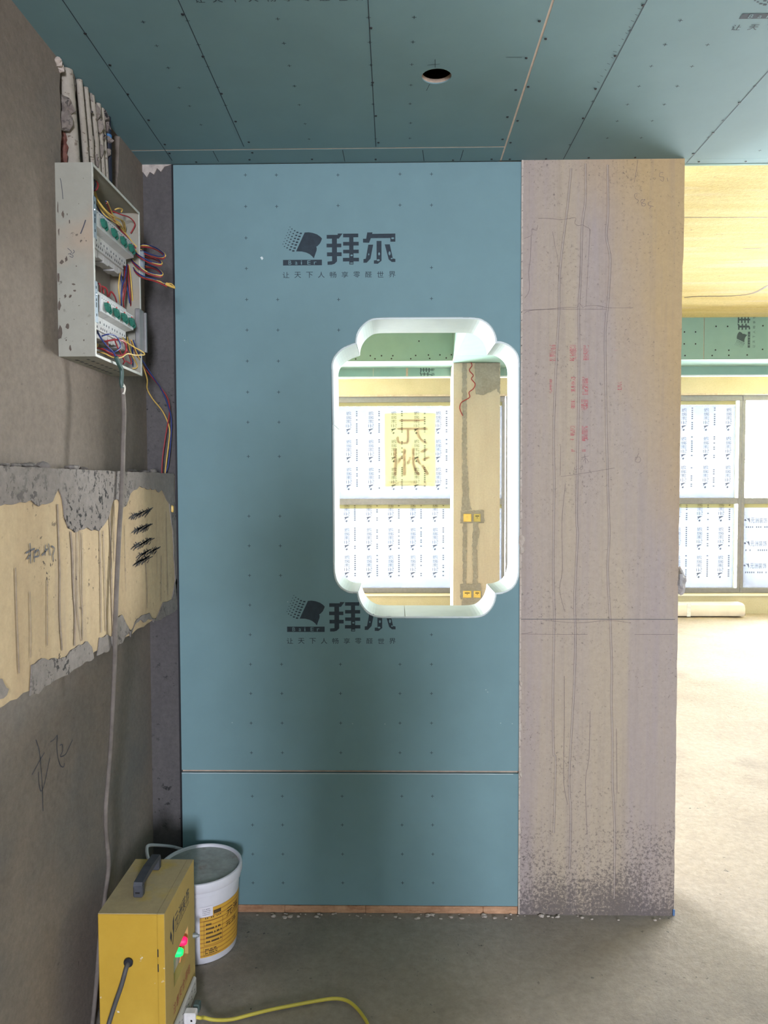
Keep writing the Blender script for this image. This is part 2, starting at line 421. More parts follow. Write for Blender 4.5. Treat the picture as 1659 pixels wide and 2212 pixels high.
obj('cement_drip', g, conc('cement_drip', (.24,.18,.14,1), (.32,.25,.19,1), 30, bmp=.3), beam)
# ---- dark pier in the corner, with broken plaster at its head
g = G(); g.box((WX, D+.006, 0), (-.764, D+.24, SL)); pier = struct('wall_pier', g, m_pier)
g = G(); pp = [P(x, y, Y=D+.0055) for x, y in ((303,347),(340,346),(371,349),(372,356),(356,361),(348,372),(340,364),(333,378),(324,372),(318,384),(309,372),(303,380))]
g.prism(pp, (0,-.004,0)); obj('plaster_patch', g, plain('flaky_white_plaster', (.42,.36,.31,1), .9, var=.3, scale=45, bmp=.6), pier)
g = G(); g.box((-.7705,D-.0005,0),(-.7645,D+.006,H-.002)); obj('gap_shade_strip', g, m_hole, pier)  # solid black strip; the joint's shade is put into its colour

# ---- partition with the quatrefoil opening
TL = [(720,802),(720,786),(725,772),(737,759),(753,749.6),(770.5,743.5)]
TL2 = [(770.5,743),(773,725.7),(782,708.5),(798,695),(814,690.7),(850,689.7)]
TR = [(990,689.3),(1025,690),(1042,694.4),(1058,707),(1067.4,724.4),(1070,742)]
TR2 = [(1070,742),(1082,742),(1098,748),(1111,760),(1117.5,776),(1118,800)]
BR = [(1118,1225),(1117.5,1240),(1113,1257),(1103,1270),(1085,1278.5),(1069,1280)]
BR2 = [(1069,1280),(1067,1295),(1059.5,1312),(1045,1326),(1025,1331),(990,1331.3)]
BL = [(850,1331.3),(816.7,1330),(798,1322),(785,1309),(777,1292),(774,1278)]
BL2 = [(774,1278),(756,1277),(740,1269),(729,1254.6),(724,1234),(723.5,1215)]
def w(l): return [P(x, y, Y=D) for x, y in l]
def arc(l): return smooth(w(l), 3)
segs = [arc(TL), arc(TL2), arc(TR), arc(TR2), arc(BR), arc(BR2), arc(BL), arc(BL2)]
outline = []
for s_ in segs:
    for p in s_:
        if not outline or (outline[-1]-p).length > .002: outline.append(p)
if (outline[0]-outline[-1]).length < .002: outline.pop()
def offset(loop, d):
    out = []; m = len(loop)
    for i in range(m):
        a, b, c = loop[i-1], loop[i], loop[(i+1) % m]
        n1 = Vector((-(b-a).z, 0, (b-a).x)).normalized(); n2 = Vector((-(c-b).z, 0, (c-b).x)).normalized()
        k = (n1+n2); k.normalize(); k = k / max(.6, k.dot(n1)); out.append(b + k*d)
    return out
OFF = .007
hole_o = offset(outline, OFF)
if (hole_o[0]-Vector((0,D,1.5))).length < (outline[0]-Vector((0,D,1.5))).length: OFF = -OFF; hole_o = offset(outline, OFF)
PX0, PX1, TH = -.764, .437, .225
g = G()
sh = lambda l, y: [Vector((p.x, y, p.z)) for p in l]
g.prism([(PX0,D+.012,0),(PX1,D+.012,0),(PX1,D+.012,SL),(PX0,D+.012,SL)], (0,TH-.024,0), holes=[sh(hole_o, D+.012)])
part = struct('wall_partition', g, m_kraft)
part['label'] = 'partition wall clad in teal plasterboard with a quatrefoil opening'
g = G(); g.prism([(PX0,D,.516),(PX1,D,.516),(PX1-.001,D,H-.003),(PX0,D,H-.003)], (0,.012,0), holes=[hole_o]); up = obj('plasterboard', g, m_teal, part)
g = G(); g.prism([(PX0,D,.026),(PX1-.004,D,.026),(PX1-.001,D,.506),(PX0,D,.506)], (0,.012,0)); low = obj('plasterboard', g, m_teal, part)
g = G(); g.prism([(PX0,D+TH-.012,0),(PX1,D+TH-.012,0),(PX1,D+TH-.012,H),(PX0,D+TH-.012,H)], (0,.012,0), holes=[sh(hole_o, D+TH-.012)]); obj('plasterboard', g, m_teal_far, part)
# lining strips of the opening, jointed at the cusps, on the left and along the bottom
def near_i(px, py):
    q = P(px, py, Y=D); return min(range(len(outline)), key=lambda i: (outline[i]-q).length)
def ins(px, py):
    q = P(px, py, Y=D); bi = min(range(len(outline)), key=lambda i: abs((outline[i]-q).length + (outline[(i+1)%len(outline)]-q).length - (outline[i]-outline[(i+1)%len(outline)]).length))
    outline.insert(bi+1, q)
ins(722, 918); ins(875, 1331.3)
m = len(outline); hole_o = offset(outline, OFF)
cuts = sorted([near_i(722,918), near_i(770.5,743), near_i(1070,742), near_i(1069,1280), near_i(875,1331), near_i(774,1278)])
for ci, c0 in enumerate(cuts):
    c1 = cuts[(ci+1) % len(cuts)]; idx = [c0]
    while idx[-1] != c1: idx.append((idx[-1]+1) % m)
    ins_ = [outline[i].copy() for i in idx]; out_ = [hole_o[i].copy() for i in idx]
    for l_ in (ins_, out_):
        d0 = (l_[1]-l_[0]).normalized()*.0009; l_[0] = l_[0]+d0
        d1 = (l_[-2]-l_[-1]).normalized()*.0009; l_[-1] = l_[-1]+d1
    g = G(); ya, yb = D-.0025, D+TH+.002; n = len(idx); vs_ = []
    for a, b in zip(ins_, out_): vs_ += [(a.x,ya,a.z),(b.x,ya,b.z),(b.x,yb,b.z),(a.x,yb,a.z)]
    fs = []
    for i in range(n-1):
        for k in range(4): fs.append((4*i+k, 4*i+(k+1)%4, 4*i+4+(k+1)%4, 4*i+4+k))
    fs += [(0,1,2,3), tuple(4*(n-1)+k for k in (3,2,1,0))]
    g.add(vs_, fs); ls_ = obj('lining_strip', g, m_lining, part)
g = G()
for i in range(len(hole_o)):
    a, b = outline[i], outline[(i+1) % m]; c, d = hole_o[(i+1) % m], hole_o[i]
    k = .35 + .5*abs(mnoise.noise((a.x*30, a.z*30, 0)))
    c2 = b.lerp(c, k+.25); d2 = a.lerp(d, k+.25)
    g.add([(a.x,D-.003,a.z),(b.x,D-.003,b.z),(c2.x,D-.003,c2.z),(d2.x,D-.003,d2.z)], [(0,1,2,3)])
obj('lining_edge', g, m_white, part)

# printed crosses, screw dots and the maker's print
def cross(g, p, u, v, s=.0055, t=.0016):
    for a, b in ((u, v), (v, u)):
        a = Vector(a); b = Vector(b); g.add([p-a*s-b*t/2, p+a*s-b*t/2, p+a*s+b*t/2, p-a*s+b*t/2], [(0,1,2,3)])
UX, UY, UZ = Vector((1,0,0)), Vector((0,1,0)), Vector((0,0,1))
g = G()
for cx, ys in ((530,(378,446,514,580,647,713,780,847,912,986,1115,1179,1243,1307,1371,1435,1498,1562,1626)),(597,(378,446,647,713,780,847,912,986,1115,1179,1243,1435,1498,1562,1626)),
               (730,(378,444,647,713,1435,1498,1562,1626)),(864,(376,443,1435,1498,1562,1626)),(932,(376,443,578,645,1371,1435,1498,1562,1626))):
    for y in ys: cross(g, P(cx + (y-378)*(.0105 if cx < 600 else .005 if cx < 800 else 0), y, Y=D-.0004), UX, UZ)
obj('printed_cross', g, m_print, part, kind='stuff')
g = G()
for cx in (545,610,739,868,934):
    for y in (1720,1782,1845,1907): cross(g, P(cx+(y-1720)*.008, y, Y=D-.0004), UX, UZ)
obj('printed_cross', g, m_print, part, kind='stuff')
K = .0002932                                     # metres per unit of the emblem drawing
SLOGAN = '让天下人畅享零醛世界'
def emblem(name, parent, o, u, v, parts='all', k=K, mat=None, bg=None):
    """maker's print: o = lower left corner of the name strip (unit 117,572)"""
    o = Vector(o); u = Vector(u); v = Vector(v); nrm = u.cross(v)
    T = lambda x, y, d=0: o + u*((x-117)*k) + v*((572-y)*k) + nrm*d
    g = G(); bgm = G()
    R = lambda x0, y0, x1, y1, gg=g, d=0: gg.add([T(x0,y0,d),T(x1,y0,d),T(x1,y1,d),T(x0,y1,d)], [(0,1,2,3)])
    g.flat([T(*p) for p in [(375,190),(420,187),(470,195),(520,212),(560,240),(580,262),(570,290),(555,318),(530,345),(512,355),(517,375),(515,400),(500,440),(482,492),(460,465),(430,440),(390,422),(340,410),(272,408)]])
    for lst, a, b in (([(330,200),(314,235),(299,268),(284,302),(270,333),(256,370),(240,402)],14,8.5),([(290,188),(276,222),(261,257),(246,290),(231,322),(216,355),(202,388)],12,7.5),
        ([(257,168),(241,201),(226,235),(212,267),(197,300),(181,334),(167,367)],9,6),([(226,148),(209,182),(195,215),(181,248),(166,283),(152,316),(137,350)],7,5),([(203,125),(188,157),(174,190),(160,223),(144,258),(131,293),(118,322)],5,3.5)):
        for x, y in lst: R(x-a, y-b, x+a, y+b)
    R(117,507,577,572)
    for i, c in enumerate('BaiEr'): 
        xx = (182,260,328,405,483)[i]; ww = (34,28,14,38,30)[i]; hh = 48 if c in 'BEi' else 34
        put_text(bgm, c, T(xx, 563, .0003), u, v, ww*k, hh*k)
    bar1 = [(635,220),(765,220),(765,205),(822,205),(778,264),(635,264)]
    g.flat([T(*p) for p in bar1]); R(633,322,807,365); R(637,423,810,468); R(697,262,755,519,g,.00015)
    g.flat([T(*p) for p in [(697,519),(755,519),(755,528),(725,557),(690,567),(643,567),(643,530),(697,525)]])
    R(828,207,1007 if parts != 'cut' else 1000,250); R(828,303,1012,346); R(828,394,1012,436); R(825,488,1014,530); R(900,248,950,565,g,.00015)
    if parts != 'half':
        if parts == 'all':
            g.flat([T(*p) for p in [(1113,195),(1175,195),(1170,212),(1443,210),(1443,305),(1385,305),(1385,262),(1155,262),(1135,315),(1063,312),(1063,268),(1100,268)]])
            y1_, y2_, y3_ = 337, 295, 335
        else: y1_, y2_, y3_ = 350, 376, 378
        f = (y1_-337)/165*32
        g.flat([T(*p) for p in [(1125-f,y1_),(1182-f,y1_),(1150,500),(1105,547),(1067,547),(1067,505),(1095,500)]])
        g.flat([T(*p) for p in [(1222,y2_),(1280,y2_),(1280,525),(1235,560),(1190,558),(1190,520),(1222,518)]])
        f = (y3_-335)/165*35
        g.flat([T(*p) for p in [(1318+f,y3_),(1378+f,y3_),(1413,500),(1443,505),(1443,540),(1400,540),(1365,510)]])
        for x, y, a, b in ((928,460,14,10),(1130,450,7,12),(1252,445,12,18),(1242,518,18,12),(1375,440,13,24),(1400,500,12,8),(927,550,22,6)) + (((1412,265,18,11),) if parts == 'all' else ()):
            bgm.flat([T(x+a*math.cos(t), y+b*math.sin(t), .0003) for t in [i*math.pi/4 for i in range(8)]])
    for i, c in enumerate(SLOGAN): put_text(g, c, T(112+139.3*i, 718), u, v, 78*k, 70*k)
    obj(name, g, mat or m_print, parent)
    obj(name, bgm, bg or m_teal, parent)
emblem('printed_emblem', part, P(611.4, 573.6, Y=D-.0004), UX, UZ)
emblem('printed_emblem', part, P(620.2, 1365, Y=D-.0004), UX, UZ, 'cut', K*.985)
g = G(); g.add([P(x, y, Y=D-.0006) for x, y in ((562,556),(566,554),(569,558),(566,562))], [(0,1,2,3)])
for x, y in ((1048,1490),(1052,1495),(397,735),(620,1300),(1080,1562),(760,1563),(830,1564),(500,1561),(1105,1563)): 
    p = P(x, y, Y=D-.0006); g.add([p, p+Vector((.004,0,.0008)), p+Vector((.0035,0,-.0012))], [(0,1,2)])
obj('chip_mark', g, m_white, part, kind='stuff')
for p_ in (((-.764,.511),(.433,.5105)),):
    g = G(); g.ribbon([(-.764+.02*i, D-.0004, .5045+.0008*mnoise.noise((i*.6,0,0))) for i in range(60)], .0016, UY, 1); obj('torn_paper_edge', g, m_white, part)

# ---- plywood kicker under the boards
x = -.764
kick = G(); first = None
bb = struct('baseboard_back', G().box((-.764, D+.004, 0), (.433, D+.010, .025)), m_wood)
for L in (.365, .29, .42, .122):
    g = G(); g.box((x, D-.001, -.002), (x+L-.0012, D+.0045, .0245-.001*rnd()), .001); obj('plank', g, m_wood, bb); x += L
g = G()
for k in range(70):
    x = -.5+rnd()*1.45; s_ = .002+rnd()*.006*rnd()
    g.blob((x, D-.008-rnd()*.03, .001), (s_*1.6, s_, s_*.7), 6, .3, k)
obj('mortar_crumbs', g, m_beige, bb, kind='stuff')

# ---- plastered column right of the partition
CX0, CX1 = .437, .986
g = G(); n = 92; lft = []; rgt = []
for i in range(n+1):
    z = -.01 + (SL+.02)*i/n
    lft.append(Vector((CX0 + .0025*mnoise.noise((z*22,3,0)), D-.004, z))); rgt.append(Vector((CX1 + .0022*mnoise.noise((z*15,8,0)) + (.003 if z > 2.3 else 0), D-.004, z)))
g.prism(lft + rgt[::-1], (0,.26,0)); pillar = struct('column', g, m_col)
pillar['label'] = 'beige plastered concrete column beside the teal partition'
g = G()
for i in range(n):
    z0 = -.0+H*i/n; z1 = H*(i+1)/n; w0 = .0035+.006*max(0, mnoise.noise((z0*16,5,2)))
    g.add([(CX0-.003,D-.005,z0),(CX0+w0,D-.005,z0+.01*rnd()),(CX0+w0*.7,D-.005,z1),(CX0-.003,D-.005,z1)], [(0,1,2,3)])
for z, s_ in ((1.335,.012),(1.30,.008),(.83,.007),(.505,.006)): g.blob((CX0+.004, D-.005, z), (s_, .005, s_*1.6), 8, .3, int(z*100))
obj('joint_filler', g, m_beige, pillar)
m_ridge = plain('plaster_ridge', (.40,.335,.29,1), .9, var=.1); m_groove = plain('plaster_groove', (.17,.13,.12,1), .95, var=.2)
a3, b3, c3 = (3.882,1110,330), (3.95,1110,900), (3.949,1100,1460)
def Lp(fr_, l): return [P(fr_[1]+x/fr_[0], fr_[2]+y/fr_[0], Y=D-.0042) for x, y in l]
runs = [Lp(a3,[(480,130),(450,450),(400,850),(380,1100),(378,1350),(362,1620)]) + Lp(b3,[(340,100),(345,600),(335,1250),(345,1700)]) + Lp(c3,[(372,120),(378,650),(395,720),(380,1340)]),
        Lp(a3,[(600,90),(600,400),(572,620),(560,1050),(545,1300),(547,1700)]) + Lp(b3,[(550,0),(535,850),(545,1000),(520,1500),(525,1900)]) + Lp(c3,[(555,60),(530,500),(510,900),(525,1200),(515,1650)]),
        Lp(a3,[(785,100),(790,500),(775,700),(805,850),(805,1000),(790,1250),(775,1400),(765,1650)]) + Lp(b3,[(800,560),(815,1000),(800,1300),(820,1700),(835,2150)]) + Lp(c3,[(870,200),(880,500),(880,900),(900,1300),(895,1900)])]
g = G(); g2 = G()
for r_ in runs:
    g.tube([p+Vector((0,.0006,0)) for p in r_], .0013, 6); g2.ribbon([p+Vector((.0032,-.0001,0)) for p in r_], .0013, UY); g2.ribbon([p+Vector((-.0035,-.0001,0)) for p in r_], .0009, UY)
for l in ([(325,660),(345,780),(370,900),(380,1100)],[(640,640),(625,900),(605,1290)],[(570,620),(555,1050),(545,1290)]): g2.ribbon(Lp(a3,l), .001, UY)
for l in ([(440,570),(410,900),(415,1300),(390,1470),(430,1650)],[(400,250),(395,500)]): g2.ribbon(Lp(b3,l), .0014, UY)
for l in ([(470,0),(470,450),(465,900),(500,1100)],[(690,300),(680,700),(650,900),(665,1350)],[(915,450),(920,1000)],[(195,1750),(192,1860)]): g2.ribbon(Lp(c3,l), .0016, UY)
obj('plaster_ridge', g, m_ridge, pillar, sm=True); obj('trowel_groove', g2, m_groove, pillar)
g = G(); pen = [(a3,[(205,550),(300,550),(400,562),(515,545),(510,590),(540,612),(575,605),(600,620),(635,640),(635,700)]),(a3,[(85,720),(150,690),(150,640),(190,650),(200,605)]),(a3,[(145,700),(140,880),(125,1000),(130,1150),(90,1220)]),
    (a3,[(80,1320),(250,1315),(450,1295),(530,1295),(545,1260),(565,1280),(580,1300),(605,1285),(700,1282),(800,1300),(1000,1300)]),(a3,[(85,1350),(130,1325),(300,1312),(775,1312)]),
    (b3,[(60,1855),(160,1838)]),(b3,[(360,1858),(630,1858)]),(b3,[(1030,1858),(1370,1858)]),(b3,[(400,512),(500,498),(700,465),(860,438)]),(b3,[(250,1735),(550,1760),(800,1738),(1000,1760)]),
    (b3,[(60,1855),(360,1858)]),(b3,[(520,430),(515,450),(545,445)]),(b3,[(535,420),(530,480)]),(b3,[(575,430),(562,445),(580,450),(588,432),(575,428)]),(b3,[(575,350),(640,335)]),(b3,[(605,320),(612,400)]),(b3,[(590,385),(612,355),(640,390)]),
    (b3,[(1065,310),(1050,350),(1040,370)]),(b3,[(1040,345),(1035,380),(1065,390),(1083,370),(1070,345),(1040,350)]),
    (a3,[(1255,165),(1225,170),(1222,200),(1255,205),(1250,240),(1225,225)]),(a3,[(1285,210),(1292,240)]),(a3,[(1035,340),(1012,350),(1020,385),(1045,400),(1030,425)]),(a3,[(1100,390),(1065,400),(1070,420),(1105,430),(1090,450),(1070,430),(1100,392)]),
    (a3,[(1150,410),(1125,418),(1130,440),(1150,450),(1135,470)]),(a3,[(1145,445),(1172,452)]),(a3,[(1040,60),(1025,160),(1008,250)])]
for fr_, l in pen: g.ribbon([p-Vector((0,.0006,0)) for p in Lp(fr_, l)], .0011, UY)
obj('pencil_mark', g, m_groove, pillar)
g = G(); g.ribbon([p-Vector((0,.0008,0)) for p in Lp(b3,[(60,1728),(500,1728),(900,1729),(1375,1730)])], .0018, UY, 1); obj('marker_line', g, m_ink2, pillar)
m_red = conc('faded_red_print', (.46,.085,.10,1), (.42,.20,.19,1), 90, (1,1,.5), bmp=.2, gran=.3)
g = G(); 
for fr_, items in ((a3, [(300,350,1610,1745),(468,525,1610,1745),(583,628,1615,1740),(480,515,1880,2020),(575,622,1880,2030),(300,320,1900,2030),(480,512,2070,2150),(565,622,2070,2160),(840,870,1650,1660),(870,905,1920,1990)]),
                   (b3, [(482,522,80,165),(580,630,80,210),(482,522,190,205),(490,520,280,300),(580,612,280,300)])):
    for x0, x1, y0_, y1_ in items:
        n_ = max(2, int((y1_-y0_)/9)); 
        for i in range(n_):
            ya = y0_+(y1_-y0_)*i/n_; yb = ya+(y1_-y0_)/n_*random.uniform(.45,1.0); xa = x0
            while xa < x1:
                xb = min(x1, xa+random.uniform(6,20))
                if rnd() > .2: q = Lp(fr_, [(xa,ya),(xb,ya+2),(xb,yb),(xa,yb-1)]); g.add([p-Vector((0,.0004,0)) for p in q], [(0,1,2,3)])
                xa = xb+random.uniform(0,4)
obj('faded_red_lettering', g, m_red, pillar)
g = G(); g.blob((CX1+.012, D+.02, 1.185), (.020,.03,.044), 22, .22, 5)
obj('plaster_lump', g, conc('lump', (.40,.37,.35,1), (.50,.47,.45,1), 30, bmp=1.0), pillar, sm=True)
g = G(); g.box((CX1-.006,D-.010,.0),(CX1+.002,D-.004,.022),.001); obj('blue_tape', g, plain('blue_tape', (.08,.16,.32,1)), pillar)

# ---- teal board ceiling in the foreground (boards, seams, screws, downlight hole)
ceil = struct('ceiling', G().box((WX-.04,-4.1,H+.03),(2.9,D+.02,H+.045)).box((1.0,D,H+.03),(2.9,2.55,H+.045)), m_kraft)
# keep the downlight opening clear through the backing
bpy.data.objects.remove(ceil)
hc = P(943,165,Z=H)
circ = lambda z, r: [Vector((hc.x+r*math.cos(2*math.pi*k/28), hc.y+r*.9*math.sin(2*math.pi*k/28), z)) for k in range(28)]
g = G(); g.prism([(WX-.04,-4.1,H+.013),(12.1,-4.1,H+.013),(12.1,2.55,H+.013),(.99,2.55,H+.013),(.99,D,H+.013),(WX-.04,D,H+.013)], (0,0,.006), holes=[circ(H+.013,.052)])
ceil = struct('ceiling', g, m_kraft)
def panel(x0, x1, y0, y1, holes=()):
    g = G(); g.prism([(x0,y0,H),(x1,y0,H),(x1,y1,H),(x0,y1,H)], (0,0,.012), holes=holes); return obj('plasterboard', g, m_teal, ceil)
panel(WX-.005,.3605,.006,2.404,[circ(H,.0405)]); panel(WX-.005,.3605,2.4115,D+.004); panel(WX-.005,.3605,-2.39,0); panel(WX-.005,.3605,-4.1,-2.396)
panel(.3665,1.5655,.15,2.55 if False else D); panel(.3665,1.5655,-2.25,.144); panel(.3665,1.5655,-4.1,-2.256); panel(1.5675,2.766,.35,2.549); panel(1.5675,2.766,-2.05,.346); panel(1.5675,2.766,-4.1,-2.056); panel(2.768,12.1,-4.1,2.549)
panel(.992,1.5655,D+.0005,2.549)
g = G(); 
for k in range(28):
    a = 2*math.pi*k/28; b = 2*math.pi*(k+1)/28; q = lambda t, z, r: (hc.x+r*math.cos(t), hc.y+r*.9*math.sin(t), z)
    g.add([q(a,H+.0003,.0408),q(b,H+.0003,.0408),q(b,H+.0125,.0395),q(a,H+.0125,.0395)], [(0,1,2,3)])
obj('cut_gypsum_rim', g, m_kraft, ceil)
g = G()
for a, b in (((135,0),(372,347)),((385,0),(527,317)),((795,0),(812,317)),((1398,0),(1217,344)),((1654,160),(1483,352)),((460,326),(472,349)),((740,324),(745,349)),((913,324),(916,348)),((1001,324),(994,347))):
    pa, pb = P(*a, Z=H-.0004), P(*b, Z=H-.0004)
    if a[1] == 0 or a[0] == 1654: pa = pa + (pa-pb)*1.2
    g.ribbon([pa, pb], .0022, UZ, 1)
for l in ([(940,128),(940,146)],[(923,141),(950,138)],[(921,196),(928,182)],[(1093,124),(1128,124)]): g.ribbon([P(*q, Z=H-.0004) for q in l], .0014, UZ, 1)
for k in range(14):
    t = k/14; x = 1385-t*105; y = 20+t*185; g.ribbon([P(x, y, Z=H-.0005), P(x-random.uniform(3,8), y-2, Z=H-.0005)], .0012, UZ, 1)
obj('snapped_line', g, m_print, ceil)
dots = [(368,145),(475,281),(552,407),(642,519),(712,624),(732,662),(789,62),(877,244),(957,405),(1018,525),(1075,614),(1603,121),(1610,357),(1624,501),(1635,616),(1090,660),(1078,690),(848,700),(1348,688),(1623,688)]
dots = [(x/2, y/2) for x, y in dots] + [(800+x*.5178, y*.5178) for x, y in [(706,88),(651,242),(607,375),(572,488),(552,581),(732,162),(659,362),(614,504),(585,595),(1138,22),(1022,233),(940,371),(888,493),(1540,429),(1430,554),(1348,642),(1371,675),(1566,674),(582,664),(733,663),(911,658),(1105,657),(506,664),(345,668)]]
m_screw = m_hole; sg = G(); sg.lathe([(.0001,-.0012),(.0032,-.0012),(.0042,.0005)], (0,0,0), 10)
me0 = None
for x, y in dots:
    p = P(x, y, Z=H-.0002)
    if me0 is None: o = obj('screw', sg, m_screw, ceil); me0 = o.data
    else: o = bpy.data.objects.new('screw', me0); COL.objects.link(o); o.parent = ceil
    o.location = p
g = G()
for x, y in [(619,95),(677,198),(727,293),(774,379),(819,458),(868,539),(1200,82),(1227,187),(1250,284),(1273,372),(1293,453),(1318,535),(1335,601),(811,90),(858,193),(899,288),(941,377),(975,455),(1592,76),(1597,183),(1602,281),(1607,368),(1611,450),(1623,600)]: cross(g, P(x/2, y/2, Z=H-.0005), UX, UY, .0055, .0016)
for x, y in [(183,72),(178,175),(173,269),(169,355),(166,433),(168,513),(165,577),(1294,86),(1230,187),(1172,276),(1121,360),(1073,436),(1030,505),(989,576),(1407,187),(1342,277),(1281,360),(1227,436),(1176,504),(1130,575),(1082,127),(927,423),(832,604),(1603,359),(1470,502),(1410,572),(1625,628)]: cross(g, P(800+x*.5178, y*.5178, Z=H-.0005), UX, UY, .0055, .0016)
obj('printed_cross', g, m_print, ceil, kind='stuff')
emblem('printed_emblem', ceil, P(1596, 41, Z=H-.0004), UX, -UY)
emblem('printed_emblem', ceil, P(412, -22, Z=H-.0004), UX, -UY)

g = G(); g.box((.99,2.5505,H-.001),(12.1,2.5625,SL)); obj('plasterboard', g, m_teal_far, ceil)
g = G(); g.box((.3605,-4.1,H+.0009),(.3665,D,H+.0125)).box((WX,2.404,H+.0008),(.3605,2.4115,H+.0125)); obj('seam_backing', g, plain('seam_kraft', (.62,.50,.40,1), .9), ceil)
# ---- slab above, far room shell
g = G(); g.box((XL-.15,-4.1,SL),(12.3,YW+.4,SL+.15)); slab = struct('ceiling_slab', g, m_slab)
g = G(); g.ribbon([P(x, y, Z=SL-.001) for x, y in ((1478,643),(1500,641),(1530,640),(1560,640),(1600,638),(1625,634),(1645,625),(1659,617),(1700,600))], .02, UZ)
g.ribbon([P(x, y, Z=SL-.001) for x, y in ((1475,470),(1560,470),(1659,470),(1760,471))], .006, UZ); g.ribbon([P(x, y, Z=SL-.001) for x, y in ((1605,537),(1625,537),(1645,536))], .008, UZ)
obj('crack', g, plain('crack_dark', (.14,.10,.06,1)), slab)
g = G(); g.prism([(XL-.1,YW,-.1),(12.3,YW,-.1),(12.3,YW,SL),(XL-.1,YW,SL)], (0,.25,0), holes=[[(-5.4,YW,.235),(11.95,YW,.235),(11.95,YW,2.552),(-5.4,YW,2.552)]])
wf = struct('wall_far', g, m_yellowwall)
g = G(); g.box((XL-.1,D+.24,-.1),(XL,YW,SL)); struct('wall_far_left', g, m_generic)
g = G(); g.box((XL,D+.09,-.1),(WX-.14,D+.24,SL)); struct('wall_back', g, m_generic)
g = G(); g.box((XL,YW-.012,.205),(12.1,YW,.228)); struct('window_sill', g, plain('pale_sill', (.75,.72,.66,1), .5, var=.04))
g = G(); g.box((XL,YW-.008,2.553),(12.1,YW,2.572)); obj('mortar_edge', g, m_beige, wf)
g = G(); g.box((12.1,-4.1,-.1),(12.3,YW+.2,SL)); struct('wall_right', g, m_generic)
# rear wall (behind the camera) with its balcony door opening
g = G(); g.prism([(WX-.1,-4.1,-.1),(12.3,-4.1,-.1),(12.3,-4.1,SL),(WX-.1,-4.1,SL)], (0,-.2,0), holes=[[(.1,-4.1,.2),(1.6,-4.1,.2),(1.6,-4.1,2.4),(.1,-4.1,2.4)]])
struct('wall_rear', g, m_generic)
g = G(); g.box((.1,-4.19,.2),(1.6,-4.14,2.4)).box((.83,-4.14,.2),(.87,-4.13,2.4)); struct('door_1', g, m_white)
# board soffits of the far room
FY = 6.214; FZ = 2.585
sof = struct('soffit', G().box((XL,FY+.02,FZ+.012),(12.1,6.57,FZ+.02)), m_kraft)
g = G(); g.box((XL,FY,FZ),(2.632,FY+.012,SL)); obj('plasterboard', g, m_teal_far, sof)
g = G(); g.box((2.638,FY,FZ),(5.03,FY+.012,SL)); obj('plasterboard', g, m_teal_far, sof)
g = G(); g.box((5.036,FY,FZ),(12.1,FY+.012,SL)); obj('plasterboard', g, m_teal_far, sof)
g = G(); g.box((XL,FY+.0125,FZ),(12.1,6.585,FZ+.012)); obj('plasterboard', g, m_teal_far, sof)
for x0, x1 in ((XL,-.2+.0),(-.197,1.0),(1.003,3.4),(3.403,5.8),(5.803,12.1)):
    g = G(); g.box((x0,6.585,2.512),(x1,6.597,SL)); obj('plasterboard', g, m_teal_far, sof)
g = G(); g.box((XL,6.585,2.500),(12.1,6.640,2.511)); obj('edge_bead', g, m_white, sof)
g = G(); g.box((XL,FY-.001,FZ-.001),(12.1,FY+.013,FZ+.0005)); obj('edge_bead', g, m_white, sof)
g = G(); g.box((2.6325,FY+.003,FZ),(2.6375,FY+.01,SL)); g.box((.1,6.59,2.512),(.118,6.584,2.585)); obj('seam', g, m_kraft, sof)
# low boxed soffit over the far column
SX0, SX1 = .498, 1.15
low_s = struct('soffit_low', G().box((SX0+.02,4.22,FZ+.014),(SX1-.02,FY,FZ+.02)), m_kraft)
for a, b in ((4.2,5.955),(5.958,6.70)):
    g = G(); g.box((SX0,a,FZ-.002),(SX1,b,FZ+.0095)); obj('plasterboard', g, m_teal_far, low_s)
g = G(); g.box((SX0,4.2,FZ+.01),(SX0+.012,FY-.002,SL)); obj('plasterboard', g, m_teal_far, low_s)
g = G(); g.box((SX1-.012,4.2,FZ+.01),(SX1,FY-.002,SL)); obj('plasterboard', g, m_teal_far, low_s)
g = G(); g.box((SX0-.003,4.2,FZ-.003),(SX0+.001,FY-.003,FZ+.012)); obj('edge_bead', g, m_kraft, low_s)
m_print_f = plain('far_print_ink', (.05,.08,.08,1), .8)
p0 = P(1607, 768, Y=FY-.001)
emblem('printed_emblem', sof, P(1620, 751, Y=FY-.001), UZ, -UX, 'half', K*1.0, m_print_f, m_teal_far)
g = G()
for i, c in enumerate('拜'): put_text(g, '拜', P(935, 812, Y=6.583), UZ, -UX, .075, .12)
for i in range(2): put_text(g, '享零'[i], P(939, 812-i*10, Y=6.583), UZ, -UX, .03, .03)
obj('printed_emblem', g, m_print_f, sof)
sc_ = G(); sc_.lathe([(.0001,0),(.011,0),(.011,.002)], (0,0,0), 8, axis='Y')
me1 = None
for x, y in [(700+x/3.77, 670+y/3.77) for x, y in ((258,398),(377,371),(415,396),(468,371),(549,395),(560,371),(706,396),(746,369),(850,365),(860,393),(944,364),(995,389),(1037,363),(773,252))] + [(1440+x/3.881, 330+y/3.881) for x, y in ((150,1502),(243,1502),(148,1602),(243,1602),(155,1700),(382,1700),(415,1455),(512,1455),(410,1653),(522,1698),(676,1695),(805,1648),(808,1450),(522,1655))]:
    if me1 is None: o = obj('screw', sc_, m_screw, sof); me1 = o.data
    else: o = bpy.data.objects.new('screw', me1); COL.objects.link(o); o.parent = sof
    o.location = P(x, y, Y=FY-.0025); s_ = .6; o.scale = (s_,1,s_)

